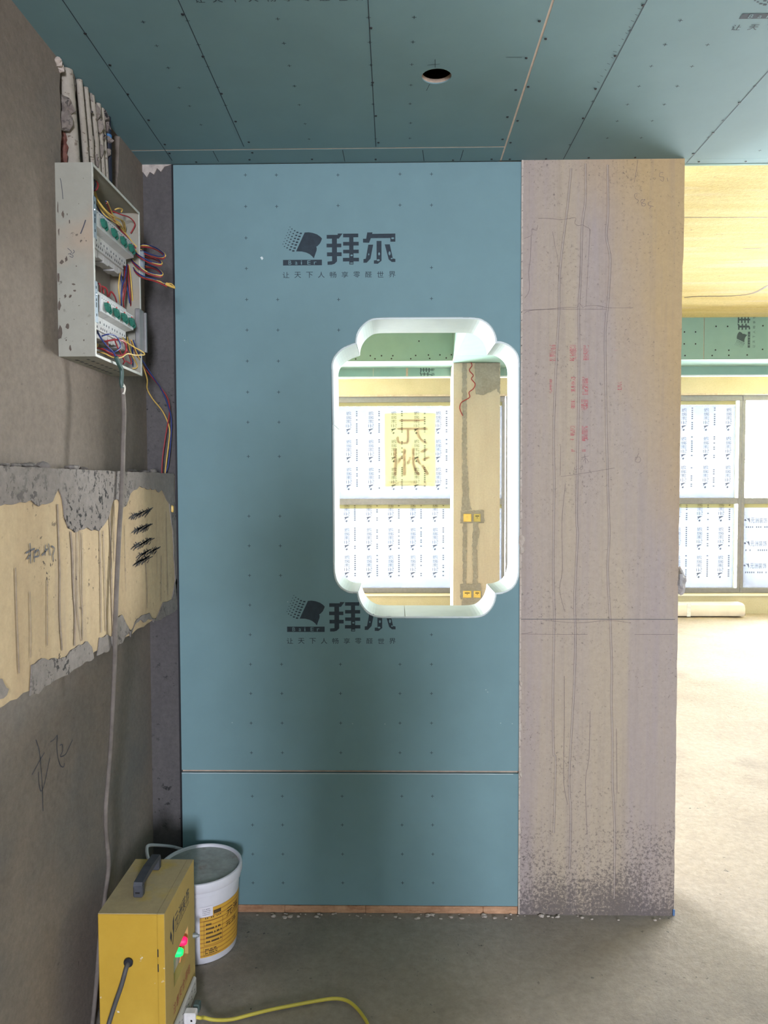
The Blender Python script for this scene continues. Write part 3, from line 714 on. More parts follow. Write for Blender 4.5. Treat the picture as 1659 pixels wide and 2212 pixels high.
# ================================================================ FAR WINDOWS
m_film = film_mat('protective_film', (.022,.023,.0245,1), .002)
m_tape = film_mat('yellow_tape', (.020,.017,.007,1), .0, (1,.8,.2,1))
m_filmprint = film_mat('film_print_ink', (.004,.0035,.0045,1), .30, (.75,.74,.8,1))
m_glass = bpy.data.materials.new('window_glass'); m_glass.use_nodes = True
nt = m_glass.node_tree; nt.nodes.clear(); o_ = N(nt,'ShaderNodeOutputMaterial'); t_ = N(nt,'ShaderNodeBsdfTransparent'); gl = N(nt,'ShaderNodeBsdfGlossy'); gl.inputs[1].default_value = .02
mx = N(nt,'ShaderNodeMixShader'); mx.inputs[0].default_value = .06; nt.links.new(t_.outputs[0], mx.inputs[1]); nt.links.new(gl.outputs[0], mx.inputs[2]); nt.links.new(mx.outputs[0], o_.inputs[0])
Z0, Z1, ZM0, ZM1 = .295, 2.488, 1.285, 1.355
def window(n, x0, x1):
    """aluminium window unit between x0 and x1, with a rail at hand height"""
    g = G(); g.box((x0,YW+.02,.235),(x1,YW+.09,Z0),.004); g.box((x0,YW+.02,Z1),(x1,YW+.09,2.552),.004); g.box((x0,YW+.021,Z0),(x0+.035,YW+.089,Z1)); g.box((x1-.035,YW+.021,Z0),(x1,YW+.089,Z1))
    g.box((x0+.035,YW+.021,ZM0),(x1-.035,YW+.089,ZM1),.003)
    f = struct('window_%d' % n, g, m_frame)
    for a, b in ((Z0,ZM0),(ZM1,Z1)):
        g = G(); g.box((x0+.036,YW+.05,a+.001),(x1-.036,YW+.056,b-.001)); obj('pane', g, m_glass, f)
    return f
wins = [window(1,-.845,1.29), window(2,1.30,4.05), window(3,4.055,6.04), window(4,6.045,8.99), window(5,8.995,11.94), window(6,-5.39,-3.12), window(7,-3.115,-.85)]
g = G(); g.box((1.34,YW+.03,ZM1),(1.352,YW+.045,Z1)); g.box((3.975,YW+.03,Z0),(3.99,YW+.045,ZM0)); g.box((3.975,YW+.03,ZM1),(3.99,YW+.045,Z1)); obj('sash_bar', g, m_white, wins[1])
def mark(g, o, u, v, L=.27, Hh=.068):
    o = Vector(o); u = Vector(u); v = Vector(v); T = lambda a, b: o + u*a*L + v*b*Hh
    g.flat([T(.02,1.0),(T(.02,.72)),T(.19,.35),T(.25,.0),T(.25,.28),T(.17,.62)]) if False else None
    g.flat([T(.07,.95),T(.17,.60),T(.24,.05),T(.25,.35),T(.22,.95),T(.16,.80)]); g.flat([T(.00,.55),T(.06,.35),T(.10,.50),T(.05,.75)])
    for i, c in enumerate('元洲装饰'): put_text(g, c, T(.29+.18*i, 0), u, v, L*.155, Hh*.95)
def small_line(g, o, u, v, L=.24, h=.018):
    o = Vector(o); u = Vector(u); v = Vector(v); x = 0
    while x < L:
        if rnd() > .22: w_ = .012; g.add([o+u*x, o+u*(x+w_), o+u*(x+w_)+v*h, o+u*x+v*h], [(0,1,2,3)])
        x += .024
YF = YW+.040
def film(win, x0, x1, z0, z1, cols, rows, tape_r=True, horiz=False):
    g = G(); g.add([(x0,YF,z0),(x1,YF,z0),(x1,YF,z1-.05),(x0,YF,z1-.05)], [(0,1,2,3)]); f = obj('protective_film', g, m_film, win)
    g = G(); q = lambda a, b, c, d: g.add([(a,YF-.001,c),(b,YF-.001,c),(b,YF-.001,d),(a,YF-.001,d)], [(0,1,2,3)])
    q(x0, x1, z1-.05, z1)
    obj('tape', g, m_tape, f)
    if tape_r:
        for z_ in (z1-.2, (z0+z1)/2, z0+.06):
            g = G(); q(x1, x1+.012, z_-.03, z_+.03); obj('tape', g, m_tape, f)
    gm = G(); gs = G()
    for c in cols:
        for r in rows:
            if horiz: mark(gm, (c, YF-.002, r), UX, UZ, .27, .066); small_line(gs, (c+.02, YF-.002, r-.055), UX, UZ)
            else:
                mark(gm, (c+.034, YF-.002, r), UZ, -UX); small_line(gs, (c+.105, YF-.002, r+.02), UZ, -UX)
    if gm.v: obj('printed_lettering', gm, m_filmprint, f); obj('printed_small_line', gs, m_filmprint, f)
    return f
def xs(*px): return [P(x, 1100, Y=YF).x for x in px]
ru = [P(850, y, Y=YF).z for y in (938,999,1059)]; rl = [P(850, y, Y=YF).z for y in (1128,1189,1248)]
rl2 = rl
film(wins[0], -.81, 1.255, ZM1-.005, Z1+.004, xs(706,754,802,851,900,947,995), ru)
fl = film(wins[0], -.81, 1.255, Z0-.005, ZM0+.004, xs(700,749,797,844,892,940,988), [z-.0 for z in rl])
rru = [P(1528, y, Y=YF).z for y in (931,993,1055)]; rrl = [P(1528, y, Y=YF).z for y in (1127,1188,1249)]
film(wins[1], 1.335, 3.983, ZM1-.005, Z1+.004, [3.38-.26*k for k in range(-2,8)], rru)
film(wins[1], 1.335, 3.983, Z0-.005, ZM0+.004, [3.33-.25*k for k in range(-2,8)], rrl)
film(wins[2], 4.09, 6.005, Z0-.005, ZM0+.004, [4.10,4.45,4.8,5.15,5.5], [P(1630, y, Y=YF).z for y in (1130,1180,1228)], False, True)
# advertising banner hung outside the glass, read from behind
YB = YW+.0455
bl, br = P(831, 1052, Y=YB), P(941, 893, Y=YB)
m_ban = bpy.data.materials.new('yellow_banner'); m_ban.use_nodes = True; nt = m_ban.node_tree; nt.nodes.clear()
o_ = N(nt,'ShaderNodeOutputMaterial'); tl = N(nt,'ShaderNodeBsdfTranslucent'); tr = N(nt,'ShaderNodeBsdfTransparent'); mx = N(nt,'ShaderNodeMixShader'); mx.inputs[0].default_value = .95
tl.inputs[0].default_value = (1,.72,.22,1); tr.inputs[0].default_value = (1,.92,.42,1); nt.links.new(tl.outputs[0], mx.inputs[1]); nt.links.new(tr.outputs[0], mx.inputs[2]); nt.links.new(mx.outputs[0], o_.inputs[0])
g = G(); n = 12
for i in range(n+1):
    for j in range(n+1):
        u_, v_ = i/n, j/n; g.v.append((bl.x+(br.x-bl.x)*u_+.003*math.sin(v_*7), YB+.0015*math.sin(u_*9+v_*4), bl.z+(br.z-bl.z)*v_+(.01*math.sin(u_*math.pi) if j in (0,n) else 0)))
for i in range(n):
    for j in range(n): a = i*(n+1)+j; g.f.append((a, a+1, a+n+2, a+n+1))
c_ = Vector(((bl.x+br.x)/2, YB, bl.z)); g.v = [(v[0]-c_.x, v[1]-c_.y, v[2]-c_.z) for v in g.v]
ban = obj('poster', g, m_ban, None, label='yellow banner with large mirrored characters taped behind the printed window film', category='poster'); ban.location = c_
g = G(); m_banp = film_mat('banner_print', (.35,.12,.10,1), .95, (.62,.45,.42,1))
Wb = br.x-bl.x; Hb = br.z-bl.z
put_text(g, '元', (br.x-.05*Wb-.06, YB-.0028, bl.z+.58*Hb), -UX, UZ, Wb*.62, Hb*.34)
put_text(g, '洲', (br.x-.10*Wb, YB-.0028, bl.z+.15*Hb), -UX, UZ, Wb*.72, Hb*.38)
put_text(g, 'TEL:8033586', (br.x-.08*Wb, YB-.0028, bl.z+.02*Hb), -UX, UZ, Wb*.86, Hb*.065)
obj('printed_lettering', g, m_banp, ban)
# bare branches outside the clear pane
g = G(); random.seed(3)
def branch(p, d, r, lv):
    pts = [p]; q = p
    for k in range(4): d = (d+Vector((random.uniform(-.25,.25), random.uniform(-.15,.15), random.uniform(-.1,.2)))).normalized(); q = q+d*(.28*(.75**(3-lv) if lv < 3 else 1)); pts.append(q)
    g.tube(pts, [r, r*.5], 5, True, 1)
    if lv > 0:
        for k in range(3): branch(pts[1+k], (d+Vector((random.uniform(-1,1), random.uniform(-.4,.4), random.uniform(-.2,.7)))).normalized(), r*.5, lv-1)
tb = Vector((6.6, 11.2, -3.0)); g.tube([tb, tb+Vector((.1,0,2.2)), tb+Vector((.0,.1,4.0))], [.09,.04], 8)
for k in range(6): branch(tb+Vector((.05,.05,2.0+k*.4)), Vector((random.uniform(-1,.2), random.uniform(-.3,.3), .7)).normalized(), .028, 3)
solo('bare_tree', g, plain('bark', (.35,.27,.2,1), .9), 'thin bare-branched tree outside the clear upper window pane', 'tree')

# ================================================================ FAR COLUMN
FCY = 6.30; fx0, fx1 = .508, .915
g = G(); g.box((fx0,FCY,-.02),(fx1,FCY+.33,FZ-.004)); fcol = struct('column_far', g, m_farcol)
fcol['label'] = 'far tan column with grey filled wiring chases seen through the opening'
m_fm = conc('chase_mortar', (.30,.27,.24,1), (.36,.33,.30,1), 12, bmp=.7)
def fp(l, sc=3.77, ox=700, oy=670): return [P(ox+x/sc, oy+y/sc, Y=FCY) for x, y in l]
def rxz(poly, amp, seed, step=.012):
    out = []
    for i in range(len(poly)):
        a, b = poly[i], poly[(i+1) % len(poly)]; m_ = max(1, int((b-a).length/step))
        for k in range(m_): p = a.lerp(b, k/m_); out.append(p+Vector((amp*mnoise.noise((p.x*40,p.z*40,seed))*1.4, 0, amp*mnoise.noise((p.z*40,p.x*40,seed+5)))))
    return out
for k, (l, sc, ox, oy) in enumerate((([(1125,420),(1162,420),(1162,1282),(1125,1282)],3.77,700,670), ([(1125,0),(1165,0),(1185,330),(1205,380),(1125,390)],3.77,700,1000), ([(1115,390),(1300,385),(1305,490),(1110,490)],3.77,700,1000),
        ([(1130,480),(1165,480),(1155,990),(1130,990)],3.77,700,1000), ([(1215,480),(1250,480),(1265,560),(1245,640),(1248,990),(1212,990),(1208,650)],3.77,700,1000), ([(1110,985),(1280,985),(1290,1110),(1110,1110)],3.77,700,1000), ([(1125,1100),(1275,1100),(1275,1800),(1125,1800)],3.77,700,1000),
        ([(1225,416),(1440,416),(1440,690),(1405,640),(1380,655),(1300,690),(1235,685)],3.77,700,670))):
    p_ = [P(ox+x/sc, oy+y/sc, Y=FCY-.0005) for x, y in l]
    for q in p_: q.x = min(q.x, fx1-.002); q.z = max(.0, min(q.z, FZ-.006))
    g = G(); g.prism(rxz(p_, .007, k), (0,-.003-.0006*k,0)); obj('mortar_patch', g, m_fm, fcol)
m_redw = plain('red_wire', (.30,.025,.03,1), .45); m_yelw = plain('yellow_wire', (.62,.40,.09,1), .45); m_bluw = plain('blue_wire', (.02,.035,.16,1), .45)
g = G(); g.tube([P(700+x/3.77, 670+y/3.77, Y=FCY-.015) for x, y in ((1190,416),(1205,450),(1183,490),(1215,530),(1200,560),(1230,600),(1215,640),(1180,670),(1185,710),(1120,750),(1105,800),(1130,860))], .0045, 6)
obj('loose_wire', g, m_redw, fcol, True)
for i, (x0, y0_, x1, y1_, lab, lid) in enumerate(((1001,1110,1018,1127,'yellow junction box with plain lid, upper left of four on the far column',False),(1023,1110,1038,1127,'olive yellow junction box, upper right of four on the far column',True),
                              (1000,1276,1018,1291,'yellow junction box with a black printed line, lower left on the far column',True),(1023,1276,1038,1291,'yellow junction box with printed line, lower right of four on the far column',True))):
    a = P(x0, y1_, Y=FCY); b = P(x1, y0_, Y=FCY); c = (a+b)/2
    t = thing('junction_box', (c.x, FCY, a.z), lab, 'junction box', 'junction boxes on the far column')
    g = G(); g.box((a.x,FCY-.010,a.z),(b.x,FCY-.0005,b.z),.002); obj('box', g, plain('yellow_plastic', (.72,.50,.12,1) if i != 1 else (.45,.36,.12,1), .5), t)
    g = G(); g.box((a.x+.006,FCY-.0125,a.z+.006),(b.x-.006,FCY-.0095,b.z-.006),.001); obj('lid', g, plain('yellow_lid', (.80,.55,.15,1) if i != 1 else (.50,.40,.13,1), .5), t)
    if lid: g = G(); g.box((a.x+.014,FCY-.0132,b.z-.022),(b.x-.014,FCY-.0125,b.z-.015)); g.box((c.x-.003,FCY-.0132,c.z-.003),(c.x+.003,FCY-.0125,c.z+.003)); obj('printed_line', g, m_ink, t)
# ---- white bundled boards on the floor under the far window
t = thing('foam_board_bundle', (3.0, 8.28, 0), 'long pale wrapped bundle of boards lying on the floor under the far window', 'bundle')
g = G(); pr = [(-.10,.05),(-.10,.10),(-.085,.135),(-.05,.15),(.06,.15),(.09,.13),(.10,.10),(.10,.05),(.09,.012),(-.085,.012)]
g.prism([(1.6, 8.28+a, b) for a, b in pr], (2.38,0,0)); obj('wrapping', g, plain('pale_wrap', (.78,.70,.62,1), .6, var=.12, scale=5), t, True)
g = G(); g.prism([(1.62, 8.28+a, b) for a, b in ((-.095,.108),(-.08,.14),(-.05,.156),(.06,.156),(.095,.13),(.106,.10))]+[(1.62,8.38,.09),(1.62,8.2,.09)], (2.35,0,0)); obj('lit_top', g, plain('lit_top_white', (.82,.80,.76,1), .6, var=.04), t, True)  # paler cap: the overexposed top of the bundle is painted in as white
g = G(); g.box((3.32,8.172,.01),(3.36,8.184,.155)); obj('strap', g, plain('white_strap', (.8,.8,.8,1)), t)

# ================================================================ DISTRIBUTION BOX ON THE LEFT WALL
bx0, bx1, by0, by1, bz0, bz1 = WX+.0, -.777, 1.862, 2.205, 1.866, 2.360
db = thing('distribution_box', (WX, (by0+by1)/2, bz0), 'open grey-green metal breaker box with two rows of breakers and loose coloured wires', 'electrical box')
m_box = conc('box_paint', (.29,.275,.22,1), (.33,.315,.255,1), 3, speck=34, thr=.64, speckcol=(.08,.065,.05,1), bmp=.15, fine=20, gran=.08, third=(.36,.28,.20,1))
m_boxi = plain('box_inside_paint', (.34,.32,.29,1), .6, var=.08); m_lip = plain('box_lip', (.55,.54,.47,1), .5, var=.1, scale=60)
T_ = .0022
g = G(); g.box((bx0,by0,bz0),(bx1,by0+T_,bz1)); g.box((bx0,by1-T_,bz0),(bx1,by1,bz1)); g.box((bx0,by0+T_,bz1-T_),(bx1,by1-T_,bz1)); g.box((bx0,by0+T_,bz0),(bx1,by1-T_,bz0+T_)); obj('shell', g, m_box, db)
g = G(); g.box((bx0+.0005,by0+T_,bz0+T_),(bx0+.003,by1-T_,bz1-T_)); obj('back_plate', g, m_boxi, db)
g = G(); L_ = .007
g.box((bx1-.0002,by0,bz0),(bx1+.0016,by0+L_,bz1)); g.box((bx1-.0002,by1-L_,bz0),(bx1+.0016,by1,bz1)); g.box((bx1-.0002,by0+L_,bz1-L_),(bx1+.0016,by1-L_,bz1)); g.box((bx1-.0002,by0+L_,bz0),(bx1+.0016,by1-L_,bz0+L_)); obj('front_lip', g, m_lip, db)
g = G()
for k in range(9): g.box((bx0+.02,by0+.05+k*.028,bz0-.0006),(bx0+.028,by0+.062+k*.028,bz0+.0002)); g.box((bx0+.055,by0+.04+k*.03,bz0-.0006),(bx0+.062,by0+.05+k*.03,bz0+.0002))
obj('knockout_slot', g, m_hole, db)
ms = []; ms.append([P(x, y, Y=by0-.0005) for x, y in ((145,535),(150,545),(142,548))])
g = G()
for l in ([(146,536),(155,545),(147,549)],[(151,549),(158,552),(156,556),(150,553)],[(158,540),(161,544),(156,548)]): g.ribbon([P(x, y, Y=by0-.0006) for x, y in l], .0014, UY)
g.ribbon([P(x, y, Y=by0-.0006) for x, y in ((130,385),(133,400),(136,430))], .0016, UY); g.ribbon([P(x, y, Y=by0-.0006) for x, y in ((185,475),(180,490),(174,505))], .003, UY)
obj('pen_mark', g, m_ink2, db)
g = G(); m_rst = plain('box_grime', (.10,.075,.055,1), .8, var=.3)
random.seed(5)
for x, y, a, b in ((136,462,3,9),(150,480,2,5),(145,463,1.5,3),(143,560,4,7),(133,566,5,5),(141,640,3,5),(152,640,4,4),(161,628,3,3),(159,614,5,2),(146,705,5,6),(152,752,3,7),(181,735,2,3),(143,735,2,2),(170,440,1,1),(180,385,1,1),(127,500,2,10),(126,600,3,14),(128,660,4,12),(129,720,6,18),(125,450,1.5,16),(171,660,2,1),(186,520,1.5,2),(188,700,1,2),(160,690,1,1),(165,575,1.5,2)):
    n_ = 9; g.flat([P(x+a*math.cos(t*2*math.pi/n_)*random.uniform(.5,1.15), y+b*math.sin(t*2*math.pi/n_)*random.uniform(.5,1.15), Y=by0-.0005) for t in range(n_)])
obj('grime_spot', g, m_rst, db, kind='stuff')
m_brk = plain('breaker_white', (.50,.50,.48,1), .4, var=.03); m_tog = plain('toggle_green', (.012,.115,.075,1), .4, var=.1); m_brd = plain('indicator_red', (.55,.04,.03,1), .4)
m_term = plain('terminal_grey', (.42,.40,.38,1), .5, var=.05); m_steel = plain('zinc_steel', (.42,.47,.50,1), .35, .7, var=.1)
def breaker(y0, y1, zc, red=True, dy_t=0):
    b = bpy.data.objects.new('circuit_breaker', None); COL.objects.link(b); b.parent = db; b.location = Vector(((bx0+bx1)/2, (y0+y1)/2, zc)) - base(db); b.empty_display_size = .02
    pr = [(-.835,-.043),(-.80,-.043),(-.80,-.023),(-.777,-.018),(-.777,.024),(-.797,.029),(-.797,.043),(-.835,.043)]
    g = G(); g.prism([(x, y0+.0004, zc+z) for x, z in pr], (0,y1-y0-.0008,0)); obj('housing', g, m_brk, b)
    yc = (y0+y1)/2 + dy_t
    g = G(); g.box((-.780,yc-.010,zc+.000),(-.766,yc+.012,zc+.011),.003)
    g.prism([(-.777,yc-.009,zc+.002),(-.766,yc-.009,zc+.004),(-.762,yc-.010,zc-.010),(-.768,yc-.011,zc-.016),(-.774,yc-.009,zc-.010)], (0,.0055,0))
    g.prism([(-.777,yc+.004,zc+.002),(-.766,yc+.004,zc+.004),(-.762,yc+.004,zc-.012),(-.768,yc+.004,zc-.018),(-.774,yc+.004,zc-.010)], (0,.0055,0)); obj('toggle', g, m_tog, b)
    if red: g = G(); g.box((-.7785,yc+.012,zc+.012),(-.7755,yc+.018,zc+.019)); obj('indicator', g, m_brd, b)
    g = G()
    for k in range(4): g.box((-.7780,y0+.006+k*(y1-y0-.012)/4,zc+.017),(-.7765,y0+.009+k*(y1-y0-.012)/4,zc+.019))
    for k in range(3): g.box((-.8002,y0+.010+k*(y1-y0)/3.4,zc-.040),(-.7992,y0+.013+k*(y1-y0)/3.4,zc-.034))
    obj('printed_marks', g, m_ink2, b)
for r_, zc in enumerate((2.226, 2.010)):
    ys = [1.885,1.957,2.026,2.089,2.152] if r_ == 0 else [1.905,1.968,2.026,2.084,2.140]
    for k in range(4): breaker(ys[k], ys[k+1], zc, not (r_ == 0 and k == 0))
    g = G(); g.box((-.843,by0+.01,zc-.016),(-.836,by1-.01,zc+.016)); obj('din_rail', g, m_steel, db)
    # terminal blocks below, staggered
    g = G(); zb = zc-.045
    for k in range(7):
        a = ys[0]-.005+k*.037; g.box((-.835,a,zb-.032-.004*(k%2)),(-.803,a+.0355,zb+.001),.0015)
    g.box((-.803,ys[0]-.012,zb-.017),(-.7965,ys[4]-.03,zb+.001),.001); obj('terminal_block', g, m_term, db)
    g = G()
    for k in range(20):
        if k % 5 != 3: a = ys[0]-.006+k*.0125; g.box((-.7964,a,zb-.012),(-.7958,a+.003,zb-.006))
    obj('terminal_slot', g, m_hole, db, kind='stuff')
    g = G(); g.box((-.800,by0+.0015,zc-.055),(-.7755,by0+.004,zc+.05)); g.box((-.7765,by0+.0015,zc-.055),(-.7750,by0+.020,zc+.052),.0006); br_ = obj('bracket', g, m_steel, db)
    g = G(); 
    for z in (-.035,-.012,.004,.036): g.box((-.7751,by0+.008,zc+z-.004),(-.7745,by0+.012,zc+z+(.009 if z == -.012 else .003)))
    obj('bracket_slot', g, m_hole, br_)
    g = G(); g.lathe([(.0001,.003),(.0035,.0025),(.0045,0)], (-.775,by0+.0105,zc+.018), 12, 'X'); obj('screw', g, m_steel, br_)
g = G(); g.box((-.785,by1-.03,1.935),(-.770,by1+.008,2.065),.002); g.box((-.7705,by1+.0085,1.94),(-.764,by1+.016,2.06)); obj('end_bracket', g, plain('dull_aluminium', (.26,.25,.24,1), .4, .5, var=.15), db)
g = G(); g.box((-.779,by1-.002,2.165),(-.765,by1+.010,2.245),.002); obj('end_bracket', g, m_steel, db)
# wires inside and looping out
wires = [
 # top sweep from conduits to row one
 ('y',[(200,398,-.84),(207,425,-.80),(225,452,-.785),(245,468,-.78),(262,476,-.80),(270,500,-.82)]),('y',[(203,405,-.84),(212,432,-.81),(232,458,-.79),(252,470,-.785),(268,480,-.80),(271,505,-.82)]),
 ('y',[(205,415,-.84),(216,445,-.82),(238,468,-.80),(258,482,-.79),(268,498,-.80)]),('y',[(205,432,-.83),(222,460,-.80),(240,475,-.79),(262,490,-.80)]),
 ('b',[(207,440,-.83),(224,468,-.80),(246,480,-.80),(270,500,-.82)]),('b',[(272,462,-.83),(276,485,-.82),(275,515,-.82)]),('b',[(202,385,-.82),(206,395,-.80),(203,410,-.79)]),
 ('r',[(208,391,-.80),(212,400,-.79),(208,410,-.79),(201,412,-.80)]),('r',[(243,456,-.82),(260,463,-.80),(280,470,-.79),(291,482,-.785),(289,492,-.79),(282,504,-.80)]),('y',[(248,453,-.81),(256,450,-.80),(264,452,-.80),(262,458,-.80)]),
 # behind, dropping between the rows
 ('b',[(259,575,-.81),(262,600,-.80),(264,615,-.80),(262,640,-.80),(262,660,-.81)]),('y',[(262,575,-.81),(258,600,-.80),(256,622,-.80),(260,655,-.81)]),('r',[(269,573,-.81),(269,600,-.80),(266,640,-.80),(268,665,-.81)]),
 ('r',[(276,572,-.81),(278,600,-.80),(281,640,-.80),(283,668,-.81)]),('b',[(274,573,-.80),(270,600,-.79),(264,618,-.79)]),('y',[(279,574,-.81),(283,605,-.80),(286,645,-.80),(288,668,-.81)]),('b',[(273,600,-.81),(276,625,-.80),(280,655,-.80)]),('r',[(271,575,-.81),(273,610,-.80),(267,650,-.80)]),
 # red jumpers above row two
 ('R',[(210,612,-.80),(216,615,-.79),(216,632,-.80)]),('R',[(219,618,-.80),(230,624,-.79),(233,640,-.80)]),('R',[(236,640,-.80),(240,630,-.79),(248,640,-.79),(252,652,-.80)]),('R',[(222,622,-.80),(224,634,-.80)]),
 # under row two
 ('b',[(207,706,-.82),(214,722,-.79),(222,736,-.78),(232,748,-.775),(244,760,-.77),(252,775,-.765)]),('b',[(206,708,-.82),(216,728,-.79),(228,744,-.78),(240,756,-.775),(250,768,-.768)]),
 ('b',[(220,726,-.79),(235,722,-.77),(250,726,-.765),(258,738,-.765),(260,750,-.765),(252,758,-.77),(242,760,-.78),(225,752,-.80)]),
 ('R',[(226,738,-.80),(240,735,-.78),(258,734,-.765),(270,740,-.76),(273,752,-.765),(268,765,-.77),(255,768,-.78),(240,762,-.79),(222,754,-.80),(207,752,-.82)]),
 ('R',[(208,750,-.83),(225,757,-.81),(244,767,-.79),(258,770,-.79)]),('R',[(246,728,-.80),(252,745,-.79),(262,765,-.79),(270,782,-.79)]),('r',[(230,716,-.82),(232,740,-.80),(235,758,-.80)]),('r',[(264,728,-.80),(272,750,-.79),(280,770,-.79),(284,786,-.79),(272,780,-.79),(266,786,-.79)]),
 ('Y',[(207,760,-.82),(225,763,-.79),(244,772,-.77),(262,772,-.765),(275,764,-.76),(290,767,-.75),(302,767,-.745),(312,766,-.74),(308,760,-.745),(290,750,-.76),(272,738,-.78),(264,728,-.80)]),
 ('y',[(275,728,-.81),(278,745,-.80),(284,765,-.79),(296,788,-.79),(294,795,-.79),(286,796,-.80)]),('b',[(286,730,-.81),(286,760,-.80),(287,792,-.80)]),('y',[(207,742,-.82),(211,744,-.80),(209,750,-.80)])]
mm_ = {'y': m_yelw, 'Y': m_yelw, 'r': m_redw, 'R': m_redw, 'b': m_bluw}
for c, l in wires:
    g = G(); g.tube([P(x, y, X=X_) for x, y, X_ in l], .0019 if c != 'R' else .0024, 6); obj('wire', g, mm_[c], db, True)
# spiral of three wires standing out of the box
def spiral(l, off, r=.0019):
    return [P(x+off[0], y+off[1], Y=Y_) for x, y, Y_ in l]
base_l = [(232,436,2.02),(240,455,2.08),(250,477,2.12),(262,494,2.14),(276,510,2.17),(292,530,2.20),(310,543,2.21),(335,553,2.19),(353,556,2.17),(357,550,2.17),(345,540,2.22),(330,533,2.26),(310,530,2.26),(298,533,2.24),(293,541,2.20),
  (302,552,2.18),(325,565,2.17),(345,571,2.17),(350,567,2.18),(338,558,2.22),(318,553,2.25),(300,552,2.25),(288,555,2.22),(287,562,2.19),(300,575,2.17),(320,588,2.17),(345,595,2.17),(352,591,2.18),(340,580,2.22),(320,574,2.24),(300,573,2.24),(291,577,2.21),(296,587,2.19),(312,598,2.18),(335,604,2.17),(352,611,2.17),(362,616,2.17)]
for m_, off in ((m_yelw,(0,0)),(m_redw,(-1.5,3.2)),(m_bluw,(-3,-1.5))):
    g = G(); g.tube(spiral(base_l, off), .0019, 6); obj('coiled_wire', g, m_, db, True)
g = G(); g.tube([P(x, y, Y=2.17) for x, y in ((359,613),(366,617),(378,622))], [.005,.003], 7); g.tube([P(x, y, Y=2.168) for x, y in ((362,612),(370,613),(377,619))], .0015, 5); obj('tape_end', g, m_yelw, db)
for m_, l in ((m_redw,[(283,735,2.10),(292,760,2.17),(305,785,2.24),(320,805,2.30),(345,835,2.38),(362,860,2.42),(366,890,2.45),(358,940,2.47),(351,990,2.47),(350,1030,2.46),(356,1060,2.46),(366,1075,2.46),(364,1090,2.46),(368,1098,2.46)]),
              (m_yelw,[(284,735,2.10),(296,765,2.17),(310,795,2.25),(318,820,2.30),(318,840,2.34),(330,862,2.38),(352,890,2.44),(366,925,2.47),(364,960,2.47),(359,1000,2.47),(356,1040,2.46),(361,1070,2.46),(369,1094,2.46)]),
              (m_bluw,[(288,735,2.10),(300,765,2.18),(318,795,2.26),(335,820,2.32),(348,840,2.38),(360,868,2.42),(370,905,2.46),(368,960,2.47),(362,1010,2.47),(352,1035,2.46),(358,1070,2.46),(366,1088,2.46),(374,1096,2.46)])):
    g = G(); g.tube([P(x, y, Y=Y_) for x, y, Y_ in l], .0021, 6); obj('hanging_wire', g, m_, db, True)
g = G(); g.blob(P(371,1100,Y=2.458), (.007,.005,.012), 8, .3, 3); obj('tape_end', g, m_yelw, db)

# ================================================================ CONDUITS ABOVE THE BOX
m_pvc = conc('dusty_conduit', (.30,.26,.205,1), (.38,.335,.27,1), 9, speck=60, thr=.60, speckcol=(.15,.11,.08,1), bmp=.3, gran=.12)
cpts = [((138,150),(156,362),.0195,'thick dusty white conduit above the breaker box, leftmost'),((157,172),(176,370),.0085,'thin white conduit directly beside the thick one above the box'),
        ((170,184),(189,380),.0085,'second thin white conduit above the box'),((184,200),(201,392),.0085,'third thin white conduit, patched with brown mortar, above the box'),
        ((198,216),(211,402),.0085,'fourth thin white conduit above the box, mortar at its head'),((206,230),(220,410),.0075,'white conduit next to the black hose above the box')]
for a, b, r, lab in cpts:
    pa = P(a[0], a[1], X=WX-.004-r*.2); pb = P(b[0], b[1], X=WX-.004-r*.2)
    pa.z = 2.637; pb.z = 2.3615; pa.x = pb.x = WX+.012-r*.0
    if r > .01: pa.x = pb.x = WX-.004
    mid = pa.lerp(pb, .5)+Vector((.002,random.uniform(-.003,.003),0))
    t = thing('conduit', (pb.x, pb.y, 2.362), lab, 'pipe', 'conduits above the breaker box')
    g = G(); g.tube([pa, mid, pb], r, 14); obj('pipe', g, m_pvc, t, True)
    if r < .01 and a[0] in (170,184,208):
        p = pa.lerp(pb, random.uniform(.45,.7)); g = G(); g.tube([p+Vector((0,0,.03)), p-Vector((0,0,.03))], r*1.25, 14, True, 1); obj('coupling', g, m_pvc, t, True)
g = G(); pa = P(232,262,X=WX+.012); pb = P(235,392,X=WX+.014); pa.z = 2.634; pb.z = 2.3615; g.tube([pa, pa.lerp(pb,.3)+Vector((0,.004,0)), pb], .0095, 12)
bh = thing('black_hose', tuple(pb), 'black ribbed hose with a blue band, right of the white conduits', 'hose'); obj('hose', g, plain('black_rubber', (.012,.014,.025,1), .5), bh, True)
p = pa.lerp(pb, .22)+Vector((0,.003,0)); g = G(); g.tube([p+Vector((0,0,.008)), p-Vector((0,0,.008))], .0108, 12, True, 1); obj('blue_band', g, plain('blue_band', (.05,.16,.33,1)), bh, True)
m_brownm = conc('brown_mortar', (.17,.135,.115,1), (.27,.23,.19,1), 25, speck=60, thr=.58, bmp=.9)
g = G(); random.seed(11)
for x, y, rr in ((140,180,.022),(133,230,.016),(130,262,.014),(178,205,.012),(186,240,.014),(192,268,.016),(205,248,.014),(200,300,.014),(213,272,.012),(196,325,.013),(188,345,.012),(215,300,.008),(172,240,.007),(212,330,.009)):
    p = P(x, y, X=WX-.012); g.blob((WX-.004+(.008 if x > 150 else 0), p.y, p.z), (.022, rr*1.1, rr*1.7), 10, .35, int(x))
obj('mortar_infill', g, m_brownm, wall_left)
g = G()
